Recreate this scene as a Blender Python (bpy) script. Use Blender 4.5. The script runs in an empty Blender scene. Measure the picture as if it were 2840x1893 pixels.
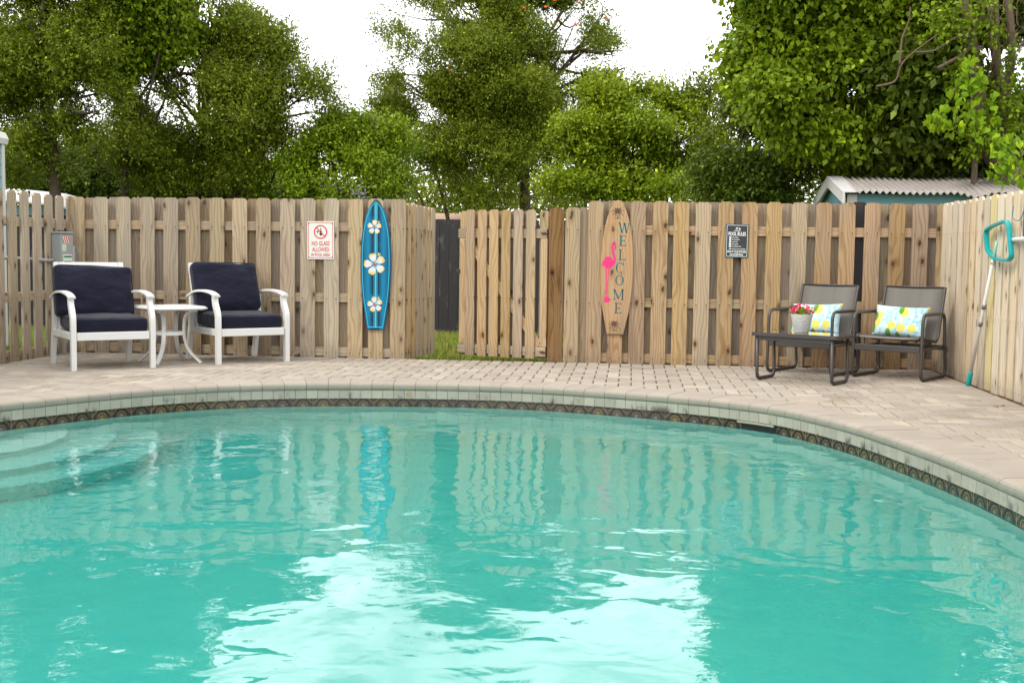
import bpy, bmesh, math, random
import numpy as np
from mathutils import Vector, Matrix, noise as mnoise

random.seed(7)
SC = bpy.context.scene
COL = SC.collection
R = math.radians

# ------------------------------------------------------------------ camera, sky, sun, exposure
F_PX, PITCH, ROLL, CAM_H, YAW = 3350.0, 0.07268, 0.01263, 1.007, R(5.6)
def _axes():
    cp, sp = math.cos(PITCH), math.sin(PITCH)
    r = Vector((1, 0, 0)); u = Vector((0, sp, cp)); f = Vector((0, cp, -sp))
    c, s = math.cos(ROLL), math.sin(ROLL)
    m = Matrix.Rotation(YAW, 3, 'Z')
    return m @ (c*r + s*u), m @ (c*u - s*r), m @ f
AX_R, AX_U, AX_F = _axes()
cam_data = bpy.data.cameras.new('camera')
cam = bpy.data.objects.new('camera', cam_data); COL.objects.link(cam)
cam.matrix_world = Matrix(((AX_R.x, AX_U.x, -AX_F.x, 0), (AX_R.y, AX_U.y, -AX_F.y, 0),
                           (AX_R.z, AX_U.z, -AX_F.z, CAM_H), (0, 0, 0, 1)))
cam_data.sensor_width = 36.0; cam_data.lens = F_PX/2840*36; cam_data.clip_end = 2000; cam_data.clip_start = .05
SC.camera = cam

SUN_EL, SUN_AZ = R(52), R(200)          # sun behind the camera and a little to the left
world = bpy.data.worlds.new('World'); SC.world = world; world.use_nodes = True
wn = world.node_tree; wn.nodes.clear()
def wnode(t, **k):
    n = wn.nodes.new(t)
    for a, b in k.items(): setattr(n, a, b)
    return n
sky = wnode('ShaderNodeTexSky', sky_type='NISHITA', sun_disc=False, sun_elevation=SUN_EL, sun_rotation=SUN_AZ)
tcw = wnode('ShaderNodeTexCoord'); nzw = wnode('ShaderNodeTexNoise')
nzw.inputs['Scale'].default_value = 3.4; nzw.inputs['Detail'].default_value = 5
rampw = wnode('ShaderNodeValToRGB')
for _e, (_p, _c) in zip([rampw.color_ramp.elements[0], rampw.color_ramp.elements[1], rampw.color_ramp.elements.new(.5)],
                        ((.37, (9.2, 9.3, 9.6, 1)), (.66, (42, 41.8, 41.4, 1)), (.47, (31, 31, 31.2, 1)))):
    _e.position = _p; _e.color = _c
mixw = wnode('ShaderNodeMix', data_type='RGBA'); mixw.inputs[0].default_value = .94
bg = wnode('ShaderNodeBackground'); bg.inputs['Strength'].default_value = .1
outw = wnode('ShaderNodeOutputWorld')
wn.links.new(tcw.outputs['Generated'], nzw.inputs['Vector']); wn.links.new(nzw.outputs['Fac'], rampw.inputs[0])
wn.links.new(sky.outputs[0], mixw.inputs[6]); wn.links.new(rampw.outputs[0], mixw.inputs[7])
wn.links.new(mixw.outputs[2], bg.inputs['Color']); wn.links.new(bg.outputs[0], outw.inputs['Surface'])

sun_d = bpy.data.lights.new('sun', 'SUN'); sun = bpy.data.objects.new('sun', sun_d); COL.objects.link(sun)
sun_d.energy = 2.0; sun_d.angle = R(12); sun_d.color = (1, .93, .80)
# light travels from the sky's sun direction
sd = Vector((-.72, -.62, 1.0)).normalized()
sun.rotation_euler = sd.to_track_quat('Z', 'Y').to_euler()
sky.sun_elevation = math.asin(sd.z); sky.sun_rotation = math.atan2(sd.x, sd.y) % (2*math.pi)

SC.view_settings.view_transform = 'Standard'
try: SC.view_settings.look = 'None'
except Exception: pass
SC.view_settings.exposure = 0.0; SC.view_settings.gamma = 1.0; SC.view_settings.use_curve_mapping = False
SC.cycles.max_bounces = 10; SC.cycles.transparent_max_bounces = 8; SC.cycles.diffuse_bounces = 4
SC.cycles.glossy_bounces = 4; SC.cycles.transmission_bounces = 8; SC.cycles.sample_clamp_indirect = 8

# ------------------------------------------------------------------ measuring helpers (photo pixel -> real place)
def _ray(x, y): return AX_R*((x-1420)/F_PX) - AX_U*((y-946.5)/F_PX) + AX_F
def on_wall(x, y, Y):                    # point seen at pixel x,y on the upright plane at depth Y
    d = _ray(x, y); return Vector((0, 0, CAM_H)) + d*(Y/d.y)
def on_floor(x, y, z=0):
    d = _ray(x, y); return Vector((0, 0, CAM_H)) + d*((z-CAM_H)/d.z)

def on_side(x, y, X):                    # point seen at pixel x,y on the upright plane at X
    d = _ray(x, y); return Vector((0, 0, CAM_H)) + d*(X/d.x)

# ------------------------------------------------------------------ object helpers
def link(o, parent=None):
    COL.objects.link(o)
    if parent is not None: o.parent = parent
    return o
def thing(name, label, cat, loc=(0, 0, 0), rz=0, group=None):
    o = bpy.data.objects.new(name, None); link(o); o.location = loc; o.rotation_euler = (0, 0, rz)
    o.empty_display_size = .1
    o['label'] = label; o['category'] = cat
    if group: o['group'] = group
    return o
def tag(o, label=None, cat=None, group=None, kind=None):
    if label: o['label'] = label
    if cat: o['category'] = cat
    if group: o['group'] = group
    if kind: o['kind'] = kind
    return o
class MB:
    """collects simple solids and makes ONE mesh object of them"""
    def __init__(s): s.v = []; s.f = []; s.sm = []
    def add(s, vs, fs, smooth=False):
        b = len(s.v); s.v += [tuple(x) for x in vs]
        for f in fs: s.f.append([i+b for i in f]); s.sm.append(smooth)
        return s
    def box(s, x0, x1, y0, y1, z0, z1, b=0.0, m=None):
        if b <= 0:
            vs = [(x, y, z) for z in (z0, z1) for y in (y0, y1) for x in (x0, x1)]
            fs = [(0, 2, 3, 1), (4, 5, 7, 6), (0, 1, 5, 4), (2, 6, 7, 3), (0, 4, 6, 2), (1, 3, 7, 5)]
        else:
            bm = bmesh.new(); bmesh.ops.create_cube(bm, size=1)
            for w in bm.verts:
                w.co = Vector(((x0+x1)/2+w.co.x*(x1-x0), (y0+y1)/2+w.co.y*(y1-y0), (z0+z1)/2+w.co.z*(z1-z0)))
            bmesh.ops.bevel(bm, geom=list(bm.edges), offset=b, segments=1, affect='EDGES', profile=.5)
            bm.verts.index_update(); vs = [w.co.copy() for w in bm.verts]; fs = [[w.index for w in f.verts] for f in bm.faces]; bm.free()
        if m is not None: vs = [m @ Vector(v) for v in vs]
        return s.add(vs, fs)
    def prism(s, pts, y0, y1, m=None):     # outline in x,z extruded in y
        n = len(pts)
        vs = [(p[0], y0, p[1]) for p in pts] + [(p[0], y1, p[1]) for p in pts]
        if m is not None: vs = [m @ Vector(v) for v in vs]
        fs = [list(range(n)), list(range(2*n-1, n-1, -1))] + [(i, i+n, (i+1) % n+n, (i+1) % n) for i in range(n)]
        return s.add(vs, fs)
    def tube(s, pts, rad, seg=8, closed=False, prof=None, up=(0, 0, 1), caps=True, smooth=True):
        pts = [Vector(p) for p in pts]; n = len(pts)
        rs = rad if isinstance(rad, (list, tuple)) else [rad]*n
        if prof is None: prof = [(math.cos(2*math.pi*k/seg), math.sin(2*math.pi*k/seg)) for k in range(seg)]
        k = len(prof); vs = []; last = None
        for i in range(n):
            if closed: t = pts[(i+1) % n]-pts[i-1]
            else: t = pts[min(i+1, n-1)]-pts[max(i-1, 0)]
            t.normalize()
            if last is None:
                a = Vector(up)
                if abs(a.dot(t)) > .97: a = Vector((0, 1, 0)) if abs(t.y) < .9 else Vector((1, 0, 0))
                a = (a-t*a.dot(t)).normalized()
            else:
                a = (last-t*last.dot(t)).normalized()
            last = a; b = t.cross(a)
            for (p, q) in prof: vs.append(pts[i]+(b*p+a*q)*rs[i])
        fs = []
        for i in range(n if closed else n-1):
            j = (i+1) % n
            for q in range(k): fs.append((i*k+q, i*k+(q+1) % k, j*k+(q+1) % k, j*k+q))
        if caps and not closed: fs += [list(range(k))[::-1], [(n-1)*k+q for q in range(k)]]
        return s.add(vs, fs, smooth)
    def lathe(s, prof, seg=32, c=(0, 0, 0), smooth=True):
        vs = []; fs = []
        for (r, z) in prof:
            for k in range(seg):
                a = 2*math.pi*k/seg; vs.append((c[0]+r*math.cos(a), c[1]+r*math.sin(a), c[2]+z))
        for i in range(len(prof)-1):
            for k in range(seg): fs.append((i*seg+k, i*seg+(k+1) % seg, (i+1)*seg+(k+1) % seg, (i+1)*seg+k))
        return s.add(vs, fs, smooth)
    def mesh(s, name, m):
        me = bpy.data.meshes.new(name); me.from_pydata(s.v, [], s.f); me.polygons.foreach_set('use_smooth', s.sm)
        if m is not None: me.materials.append(m)
        me.validate(); me.update(); return me
    def build(s, name, m, parent=None, loc=None, rot=None):
        o = bpy.data.objects.new(name, s.mesh(name, m)); link(o, parent)
        if loc is not None: o.location = loc
        if rot is not None: o.rotation_euler = rot
        return o
def inst(name, me, parent=None, loc=(0, 0, 0), rot=(0, 0, 0), scale=None):
    o = bpy.data.objects.new(name, me); link(o, parent); o.location = loc; o.rotation_euler = rot
    if scale: o.scale = scale
    return o
def copy_tree(o, parent=None):
    c = o.copy(); COL.objects.link(c); c.parent = parent
    for ch in o.children: copy_tree(ch, c)
    return c
def rounded_path(pts, r, n=5, closed=True):
    pts = [Vector(p) for p in pts]; out = []; m = len(pts)
    for i in range(m):
        if not closed and i in (0, m-1): out.append(pts[i]); continue
        p0, p, p1 = pts[i-1], pts[i], pts[(i+1) % m]
        a = (p0-p); b = (p1-p); rr = min(r, a.length*.49, b.length*.49)
        a = p+a.normalized()*rr; b = p+b.normalized()*rr
        for k in range(n+1):
            t = k/n; out.append(a*(1-t)**2+p*2*t*(1-t)+b*t*t)
    return out
def smooth_curve(P, n=12, closed=False):
    P = [Vector(p) for p in P]; m = len(P); out = []
    for i in range(m if closed else m-1):
        g = lambda k: P[k % m] if closed else P[max(0, min(m-1, k))]
        p0, p1, p2, p3 = g(i-1), g(i), g(i+1), g(i+2)
        for k in range(n):
            t = k/n
            out.append(.5*((2*p1)+(p2-p0)*t+(2*p0-5*p1+4*p2-p3)*t*t+(3*p1-p0-3*p2+p3)*t**3))
    if not closed: out.append(P[-1])
    return out

# ------------------------------------------------------------------ materials
class MT:
    def __init__(s, name):
        s.m = bpy.data.materials.new(name); s.m.use_nodes = True; s.t = s.m.node_tree; s.t.nodes.clear()
        s.out = s.n('ShaderNodeOutputMaterial'); s.b = s.n('ShaderNodeBsdfPrincipled')
        s.l(s.b.outputs[0], s.out.inputs['Surface'])
    def n(s, t, **k):
        x = s.t.nodes.new(t)
        for a, b in k.items(): setattr(x, a, b)
        return x
    def l(s, a, b): s.t.links.new(a, b)
    def put(s, sock, v):
        if isinstance(v, bpy.types.NodeSocket): s.l(v, sock)
        elif isinstance(v, (tuple, list)) and len(v) == 3 and sock.type == 'RGBA': sock.default_value = (*v, 1)
        else: sock.default_value = v
    def set(s, **k):
        for a, v in k.items(): s.put(s.b.inputs[a.replace('_', ' ')], v)
        return s
    def math(s, op, a, b=None, c=None):
        x = s.n('ShaderNodeMath', operation=op); s.put(x.inputs[0], a)
        if b is not None: s.put(x.inputs[1], b)
        if c is not None: s.put(x.inputs[2], c)
        return x.outputs[0]
    def mix(s, f, a, b, mode='MIX'):
        x = s.n('ShaderNodeMix', data_type='RGBA', blend_type=mode); s.put(x.inputs[0], f); s.put(x.inputs[6], a); s.put(x.inputs[7], b); return x.outputs[2]
    def ramp(s, f, *st):
        x = s.n('ShaderNodeValToRGB'); r = x.color_ramp
        while len(r.elements) < len(st): r.elements.new(.5)
        for e, (p, c) in zip(r.elements, st): e.position = p; e.color = (*c, 1) if isinstance(c, tuple) else (c, c, c, 1)
        s.put(x.inputs[0], f); return x.outputs[0]
    def step(s, f, a, b):                 # smooth 0..1 between a and b
        x = s.n('ShaderNodeMapRange', interpolation_type='SMOOTHSTEP'); s.put(x.inputs[0], f)
        x.inputs[1].default_value = a; x.inputs[2].default_value = b; return x.outputs[0]
    def obj(s): return s.n('ShaderNodeTexCoord').outputs['Object']
    def pos(s): return s.n('ShaderNodeNewGeometry').outputs['Position']
    def xyz(s, v): 
        x = s.n('ShaderNodeSeparateXYZ'); s.l(v, x.inputs[0]); return x.outputs
    def vec(s, x, y, z):
        c = s.n('ShaderNodeCombineXYZ')
        for i, q in enumerate((x, y, z)): s.put(c.inputs[i], q)
        return c.outputs[0]
    def vmath(s, op, a, b):
        x = s.n('ShaderNodeVectorMath', operation=op); s.put(x.inputs[0], a); s.put(x.inputs[1], b); return x.outputs[0]
    def rnd(s):                           # random per object + per loose piece
        a = s.n('ShaderNodeObjectInfo').outputs['Random']; b = s.n('ShaderNodeNewGeometry').outputs['Random Per Island']
        return s.math('FRACT', s.math('ADD', s.math('MULTIPLY', a, 7.31), b))
    def noise(s, v, scale, detail=3, rough=.5, dist=0, color=False):
        x = s.n('ShaderNodeTexNoise')
        if v is not None: s.put(x.inputs['Vector'], v)
        x.inputs['Scale'].default_value = scale; x.inputs['Detail'].default_value = detail
        x.inputs['Roughness'].default_value = rough; x.inputs['Distortion'].default_value = dist
        return x.outputs['Color' if color else 'Fac']
    def voro(s, v, scale, feature='F1', out='Distance', rand=1):
        x = s.n('ShaderNodeTexVoronoi', feature=feature); s.put(x.inputs['Vector'], v); x.inputs['Scale'].default_value = scale
        x.inputs['Randomness'].default_value = rand; return x.outputs[out]
    def bump(s, h, strength=.3, dist=.01):
        x = s.n('ShaderNodeBump'); s.put(x.inputs['Height'], h); x.inputs['Strength'].default_value = strength; x.inputs['Distance'].default_value = dist
        s.l(x.outputs[0], s.b.inputs['Normal']); return x

def plain(name, col, rough=.5, spec=.5, metal=0, var=.06, scale=30, bump=0):
    t = MT(name); nz = t.noise(t.obj(), scale, 4)
    c = t.mix(nz, tuple(x*(1-var) for x in col), tuple(min(1, x*(1+var)) for x in col))
    t.set(Base_Color=c, Roughness=t.math('MULTIPLY_ADD', nz, .12, rough-.06), Specular_IOR_Level=spec, Metallic=metal)
    if bump: t.bump(nz, bump, .004)
    return t.m

def wood(name, light, mid, dark, stain=.5, knots=1.0, grey=0.0, val=(.82, 1.1), rough=.8):
    t = MT(name); o = t.obj(); x, y, z = t.xyz(o)
    r = t.rnd()
    sh = t.vmath('SCALE', t.vec(r, t.math('FRACT', t.math('MULTIPLY', r, 17.3)), t.math('FRACT', t.math('MULTIPLY', r, 41.7))), (0, 0, 0))
    sh.node.inputs['Scale'].default_value = 37.0
    p = t.vmath('ADD', o, sh)
    stretch = lambda a, b, c: t.vmath('MULTIPLY', p, (a, b, c))
    grain = t.noise(stretch(1, 1, .03), 95, 5, .62)
    broad = t.noise(stretch(1, 1, .16), 11, 3, .5, .4)
    # growth rings: bands across the board, bent along it
    bend = t.noise(stretch(1, 1, .22), 5.5, 2, .5)
    px, py, pz = t.xyz(p)
    ring = t.math('SINE', t.math('MULTIPLY_ADD', px, 190, t.math('MULTIPLY', bend, 46)))
    ring = t.step(ring, -.2, 1.0)
    kv = t.n('ShaderNodeTexVoronoi', feature='F1', voronoi_dimensions='2D'); _kx, _ky, _kz = t.xyz(t.vmath('ADD', p, t.vmath('MULTIPLY', t.noise(p, 20, 2, color=True), (.02, .02, .03)))); t.put(kv.inputs['Vector'], t.vec(t.math('ADD', _kx, _ky), t.math('MULTIPLY', _kz, .5), 0)); kv.inputs['Scale'].default_value = 7.0
    kd = kv.outputs['Distance']; kc = t.xyz(kv.outputs['Color'])[0]
    on = t.math('GREATER_THAN', kc, 1-.34*knots)
    core = t.math('MULTIPLY', on, t.step(kd, .115, .06)); halo = t.math('MULTIPLY', on, t.step(kd, .30, .07))
    c = t.mix(grain, light, mid)
    c = t.mix(t.math('MULTIPLY', ring, .4), c, dark)
    c = t.mix(t.math('MULTIPLY', t.step(broad, .5, .78), stain), c, dark)
    c = t.mix(t.math('MULTIPLY', halo, .55), c, dark)
    c = t.mix(t.math('MULTIPLY', core, .85), c, tuple(q*.28 for q in dark))
    silver = t.noise(stretch(1, 1, .1), 7, 4, .6)
    c = t.mix(t.math('MULTIPLY', t.step(silver, .48, .68), .42), c, (.235, .205, .17))
    if grey: c = t.mix(grey, c, (.20, .185, .165))
    # nail heads in rows where the rails run, each with a faint rust run
    lx, ly, lz = t.xyz(o)
    nx_ = t.math('ABSOLUTE', t.math('SUBTRACT', t.math('ABSOLUTE', lx), .046)); rows_ = None
    for zr in (1.235, .565, .055):
        dz_ = t.math('SUBTRACT', zr, lz)
        dot = t.math('MULTIPLY', t.step(nx_, .0055, .0035), t.step(t.math('ABSOLUTE', dz_), .0055, .0035))
        run = t.math('MULTIPLY', t.math('MULTIPLY', t.step(nx_, .008, .001), t.step(dz_, .09, .0)), t.math('GREATER_THAN', dz_, 0))
        k_ = t.math('MAXIMUM', dot, t.math('MULTIPLY', run, .35)); rows_ = k_ if rows_ is None else t.math('MAXIMUM', rows_, k_)
    c = t.mix(rows_, c, (.05, .032, .022))
    # darker feet: patchy brown tint fading out up the board's own height
    foot = t.math('MULTIPLY', t.step(z, .2, .0), t.noise(o, 9, 3))
    c = t.mix(t.math('MULTIPLY', foot, .55), c, (.16, .13, .10))
    v = t.math('MULTIPLY_ADD', r, val[1]-val[0], val[0])
    hsv = t.n('ShaderNodeHueSaturation'); t.put(hsv.inputs['Value'], v); t.put(hsv.inputs['Color'], c)
    t.put(hsv.inputs['Saturation'], t.math('MULTIPLY_ADD', t.math('FRACT', t.math('MULTIPLY', r, 9.7)), .4, .82))
    t.put(hsv.inputs['Hue'], t.math('MULTIPLY_ADD', t.math('FRACT', t.math('MULTIPLY', r, 5.3)), .016, .492))
    t.set(Base_Color=hsv.outputs[0], Roughness=rough, Specular_IOR_Level=.12)
    t.bump(t.math('ADD', grain, t.math('MULTIPLY', ring, -.5)), .35, .003)
    return t.m

W_LIGHT, W_MID, W_DARK = (.415, .31, .198), (.33, .228, .132), (.15, .082, .036)
M = {}
M['wood'] = wood('weathered pine', W_LIGHT, W_MID, W_DARK)
M['wood_left'] = wood('greyed pine', (.43, .345, .24), (.335, .255, .165), (.17, .108, .058), grey=.06, stain=.6)
M['wood_back'] = wood('grey weathered pine', (.325, .25, .172), (.25, .185, .12), (.125, .08, .045), grey=.1, val=(.75, 1.1))
M['wood_new'] = wood('fresh yellow pine', (.45, .35, .225), (.37, .27, .16), (.22, .13, .06), stain=.3)
M['wood_right'] = wood('pine lightened as sunlit', (.61, .525, .40), (.52, .425, .30), (.33, .235, .145), stain=.3, val=(.85, 1.1))  # light falling on the right fence is put into this paler pine colour
M['wood_yellow'] = wood('yellow new pine', (.58, .47, .22), (.50, .385, .165), (.36, .25, .10), stain=.15)
M['wood_post'] = wood('brown heartwood post', (.27, .185, .10), (.185, .118, .06), (.075, .038, .017), stain=1.0)
M['white_metal'] = plain('white powder coat', (.60, .60, .585), .38, .5, 0, .03)
M['dark_metal'] = plain('dark bronze powder coat', (.050, .042, .040), .36, .5, .0, .12, 40)
M['steel'] = plain('brushed grey steel', (.36, .38, .38), .45, .5, .6, .08)
M['bolt'] = plain('rusty bolt', (.09, .05, .03), .7)
M['black_board'] = None
def black_board():
    t = MT('black stained board'); o = t.obj(); r = t.rnd(); p = t.vmath('ADD', o, t.vec(t.math('MULTIPLY', r, 31), 0, t.math('MULTIPLY', r, 17)))
    g = t.noise(t.vmath('MULTIPLY', p, (1, 1, .06)), 60, 4); w = t.noise(t.vmath('MULTIPLY', p, (1, 1, .35)), 7, 4, .6)
    c = t.mix(g, (.012, .010, .011), (.034, .028, .029)); c = t.mix(t.math('MULTIPLY', t.math('FRACT', t.math('MULTIPLY', r, 3.7)), .4), c, (.008, .007, .008)); c = t.mix(t.math('MULTIPLY', t.step(w, .56, .70), .6), c, (.12, .125, .12))
    t.set(Base_Color=c, Roughness=.75); t.bump(g, .3, .003); return t.m
M['black_board'] = black_board()

def paver_mat():
    t = MT('cream concrete paver'); p = t.pos(); r = t.rnd()
    c = t.ramp(r, (0, (.27, .232, .188)), (.3, (.315, .273, .222)), (.6, (.31, .275, .235)), (.88, (.35, .306, .25)), (1, (.395, .35, .28)))
    n = t.noise(p, 130, 4, .7); c = t.mix(t.math('MULTIPLY', t.step(n, .42, .75), .35), c, (.15, .12, .095))
    d = t.noise(p, 1.6, 5, .6); c = t.mix(t.math('MULTIPLY', t.step(d, .5, .72), .4), c, (.17, .13, .10))
    t.set(Base_Color=c, Roughness=.9, Specular_IOR_Level=.2); t.bump(n, .3, .003); return t.m
M['paver'] = paver_mat()
def sand_mat():
    t = MT('joint sand'); p = t.pos(); n = t.noise(p, 90, 4)
    t.set(Base_Color=t.mix(n, (.085, .052, .03), (.15, .098, .06)), Roughness=1.0, Specular_IOR_Level=.1); return t.m
M['sand'] = sand_mat()
def coping_mat():
    t = MT('cast coping stone'); p = t.pos(); r = t.rnd(); z = t.xyz(p)[2]
    n = t.noise(p, 170, 3, .7); d = t.noise(p, 4.5, 5, .65)
    c = t.mix(r, (.29, .25, .208), (.34, .295, .245)); c = t.mix(t.math('MULTIPLY', t.step(n, .4, .7), .4), c, (.18, .155, .13))
    c = t.mix(t.math('MULTIPLY', t.step(d, .48, .72), .3), c, (.17, .15, .12))
    algae = t.math('MULTIPLY', t.step(z, .005, -.024), t.math('MULTIPLY_ADD', d, .8, .5))   # green stain on the lip, with shade below the curve put into its colour
    c = t.mix(algae, c, (.20, .20, .16))
    t.set(Base_Color=c, Roughness=.85, Specular_IOR_Level=.25); t.bump(n, .6, .004); return t.m
M['coping'] = coping_mat()
def face_mat():
    t = MT('algae stained brick face'); p = t.pos(); r = t.rnd(); x, y, z = t.xyz(p)
    n = t.noise(p, 210, 3, .7); d = t.noise(t.vmath('MULTIPLY', p, (1, 1, .6)), 9, 5, .65); run = t.noise(t.vmath('MULTIPLY', p, (1, 1, .12)), 5, 4, .6)
    c = t.mix(r, (.27, .262, .212), (.325, .315, .26)); c = t.mix(t.math('MULTIPLY', t.step(n, .5, .75), .35), c, (.38, .37, .32))
    c = t.mix(t.math('MULTIPLY', t.step(d, .52, .66), t.step(z, -.055, -.115)), c, (.07, .062, .05))
    c = t.mix(t.math('MULTIPLY', t.step(run, .62, .72), .75), c, (.25, .17, .075))
    t.set(Base_Color=c, Roughness=.8, Specular_IOR_Level=.3); t.bump(n, .5, .003); return t.m
M['face'] = face_mat()
def tile_mat():
    t = MT('painted talavera tile'); x, y, z = t.xyz(t.obj()); r = t.rnd()
    ax, az = t.math('ABSOLUTE', x), t.math('ABSOLUTE', z)
    rad = t.math('SQRT', t.math('ADD', t.math('MULTIPLY', x, x), t.math('MULTIPLY', z, z)))
    band = lambda v, c, w: t.step(t.math('ABSOLUTE', t.math('SUBTRACT', v, c)), w, w*.55)
    dia = t.math('ADD', ax, az)
    ang = t.math('ARCTAN2', z, x)
    pet = t.math('MULTIPLY_ADD', t.math('COSINE', t.math('MULTIPLY', ang, 8)), .004, .0215)
    gold = t.mix(r, (.24, .13, .025), (.33, .25, .09))
    c = t.mix(r, (.016, .012, .018), (.035, .018, .013))
    c = t.mix(t.step(dia, .105, .108), c, (.055, .02, .014))
    c = t.mix(t.math('LESS_THAN', rad, .032), c, (.035, .018, .010))
    c = t.mix(t.math('LESS_THAN', rad, .016), c, t.mix(r, (.05, .13, .16), (.16, .09, .03)))
    for v, cc, w in ((rad, .0345, .0026), (t.math('SUBTRACT', rad, pet), 0, .0016), (dia, .084, .002), (dia, .094, .0028), (rad, .010, .0016)):
        c = t.mix(t.math('MULTIPLY', band(v, cc, w), .75), c, gold)
    c = t.mix(t.math('MULTIPLY', t.step(ax, .0715, .0735), .7), c, (.22, .18, .13))
    wear = t.noise(t.pos(), 60, 4); c = t.mix(t.math('MULTIPLY', t.step(wear, .6, .75), .5), c, (.14, .11, .08))
    t.set(Base_Color=c, Roughness=.22, Specular_IOR_Level=.5); t.bump(wear, .15, .003); return t.m
M['tile'] = tile_mat()
M['mortar'] = plain('grey mortar', (.20, .19, .155), .9, .2, 0, .25, 60)
def plaster_mat():
    t = MT('pale pool plaster'); p = t.pos(); n = t.noise(p, 14, 5, .7); s = t.noise(p, 90, 2)
    c = t.mix(n, (.66, .78, .72), (.76, .85, .79)); c = t.mix(t.math('MULTIPLY', t.step(s, .72, .78), .25), c, (.45, .42, .25))
    t.set(Base_Color=c, Roughness=.8, Specular_IOR_Level=.2); return t.m
M['plaster'] = plaster_mat()
def water_mat():
    t = MT('pool water'); p = t.pos(); x, y, z = t.xyz(p)
    t.set(Base_Color=(1, 1, 1), Roughness=.0, IOR=1.5, Transmission_Weight=1.0)
    # ripples: broad swell, mid ripples, fine chop by the return jets
    swell = t.noise(t.vmath('MULTIPLY', p, (1, 1.15, 1)), 1.5, 2, .45, .3)
    mid = t.noise(p, 4.6, 2, .5, .5); fine = t.noise(p, 15, 2, .5, .3)
    def blob(cx, cy, r0, r1):
        d = t.vmath('SUBTRACT', p, (cx, cy, -.172)); d = t.n('ShaderNodeVectorMath', operation='LENGTH').inputs[0].node if False else d
        L = t.n('ShaderNodeVectorMath', operation='LENGTH'); t.l(d, L.inputs[0]); return t.step(L.outputs['Value'], r1, r0)
    chop = t.math('MAXIMUM', blob(-2.5, 8.0, .25, 1.1), t.math('MULTIPLY', blob(-3.4, 5.9, .3, 1.6), .55))
    chop = t.math('MAXIMUM', chop, t.math('MULTIPLY', blob(-.6, 8.3, .2, .9), .5))
    h = t.math('MULTIPLY', swell, .0145)
    h = t.math('ADD', h, t.math('MULTIPLY', mid, .0043))
    h = t.math('ADD', h, t.math('MULTIPLY', fine, t.math('MULTIPLY_ADD', chop, .0042, .0004)))
    b = t.bump(h, 1.0, 1.0)
    va = t.n('ShaderNodeVolumeAbsorption'); va.inputs['Color'].default_value = (.03, .835, .815, 1); va.inputs['Density'].default_value = .76
    t.l(va.outputs[0], t.out.inputs['Volume'])
    return t.m
M['water'] = water_mat()

def leaf_mat(name, a, b, tip=None, spec=.16, trans=.26, rough=.5):
    t = MT(name); r = t.rnd(); cl = t.noise(t.pos(), .9, 3, .6)
    c = t.mix(r, a, b); c = t.mix(t.math('MULTIPLY', t.step(cl, .45, .7), .5), c, tip or b)
    c = t.mix(t.step(r, .93, .99), c, tuple(min(1, q*1.6) for q in (tip or b)))
    t.set(Base_Color=c, Roughness=rough, Specular_IOR_Level=spec)
    tr = t.n('ShaderNodeBsdfTranslucent'); t.put(tr.inputs['Color'], t.mix(.5, c, (.26, .32, .02)))
    mx = t.n('ShaderNodeMixShader'); mx.inputs[0].default_value = trans
    t.l(t.b.outputs[0], mx.inputs[1]); t.l(tr.outputs[0], mx.inputs[2]); t.l(mx.outputs[0], t.out.inputs['Surface'])
    return t.m
M['leaf_oak'] = leaf_mat('olive oak leaf', (0.070, 0.108, 0.0063), (0.157, 0.205, 0.0127), (0.249, 0.277, 0.0184))
M['leaf_oak2'] = leaf_mat('brownish oak leaf', (0.076, 0.112, 0.0066), (0.159, 0.212, 0.0121), (0.228, 0.276, 0.0169))
M['leaf_dark'] = leaf_mat('dark green leaf', (0.041, 0.070, 0.0054), (0.092, 0.142, 0.0114), (0.143, 0.193, 0.0144), spec=.25)
M['leaf_green'] = leaf_mat('fresh green leaf', (0.111, 0.185, 0.0057), (0.221, 0.296, 0.0104), (0.332, 0.370, 0.0152))
M['leaf_lime'] = leaf_mat('yellow green leaf', (0.163, 0.232, 0.0070), (0.307, 0.363, 0.0120), (0.403, 0.423, 0.0145))
M['leaf_tallow'] = leaf_mat('tallow tree leaf', (0.089, 0.160, 0.0047), (0.186, 0.267, 0.0090), (0.226, 0.308, 0.0104))
M['leaf_vine'] = leaf_mat('bright vine leaf', (0.137, 0.255, 0.0066), (0.236, 0.392, 0.0114), (0.328, 0.432, 0.0156), trans=.4)
def bark_mat(name, a, b):
    t = MT(name); p = t.pos(); n = t.noise(t.vmath('MULTIPLY', p, (1, 1, .2)), 22, 5, .65)
    t.set(Base_Color=t.mix(n, a, b), Roughness=.95, Specular_IOR_Level=.1); t.bump(n, .8, .02); return t.m
M['bark'] = bark_mat('dark bark', (.035, .025, .018), (.12, .09, .065))
M['bark_pale'] = bark_mat('pale grey bark', (.065, .046, .032), (.19, .14, .10))
def grass_mat():
    t = MT('lawn grass'); r = t.rnd(); n = t.noise(t.pos(), 1.6, 5, .7)
    c = t.mix(r, (.10, .17, .015), (.24, .30, .03)); c = t.mix(t.math('MULTIPLY', t.step(n, .45, .62), .7), c, (.27, .20, .075))
    t.set(Base_Color=c, Roughness=.7, Specular_IOR_Level=.2); return t.m
M['grass'] = grass_mat()
def lawn_mat():
    t = MT('lawn soil and turf'); n = t.noise(t.pos(), 4, 6, .7); m = t.noise(t.pos(), 60, 3)
    c = t.mix(n, (.06, .10, .015), (.13, .18, .03)); c = t.mix(t.step(m, .55, .7), c, (.12, .085, .045))
    t.set(Base_Color=c, Roughness=1, Specular_IOR_Level=.1); t.bump(m, .6, .03); return t.m
M['lawn'] = lawn_mat()

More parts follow.
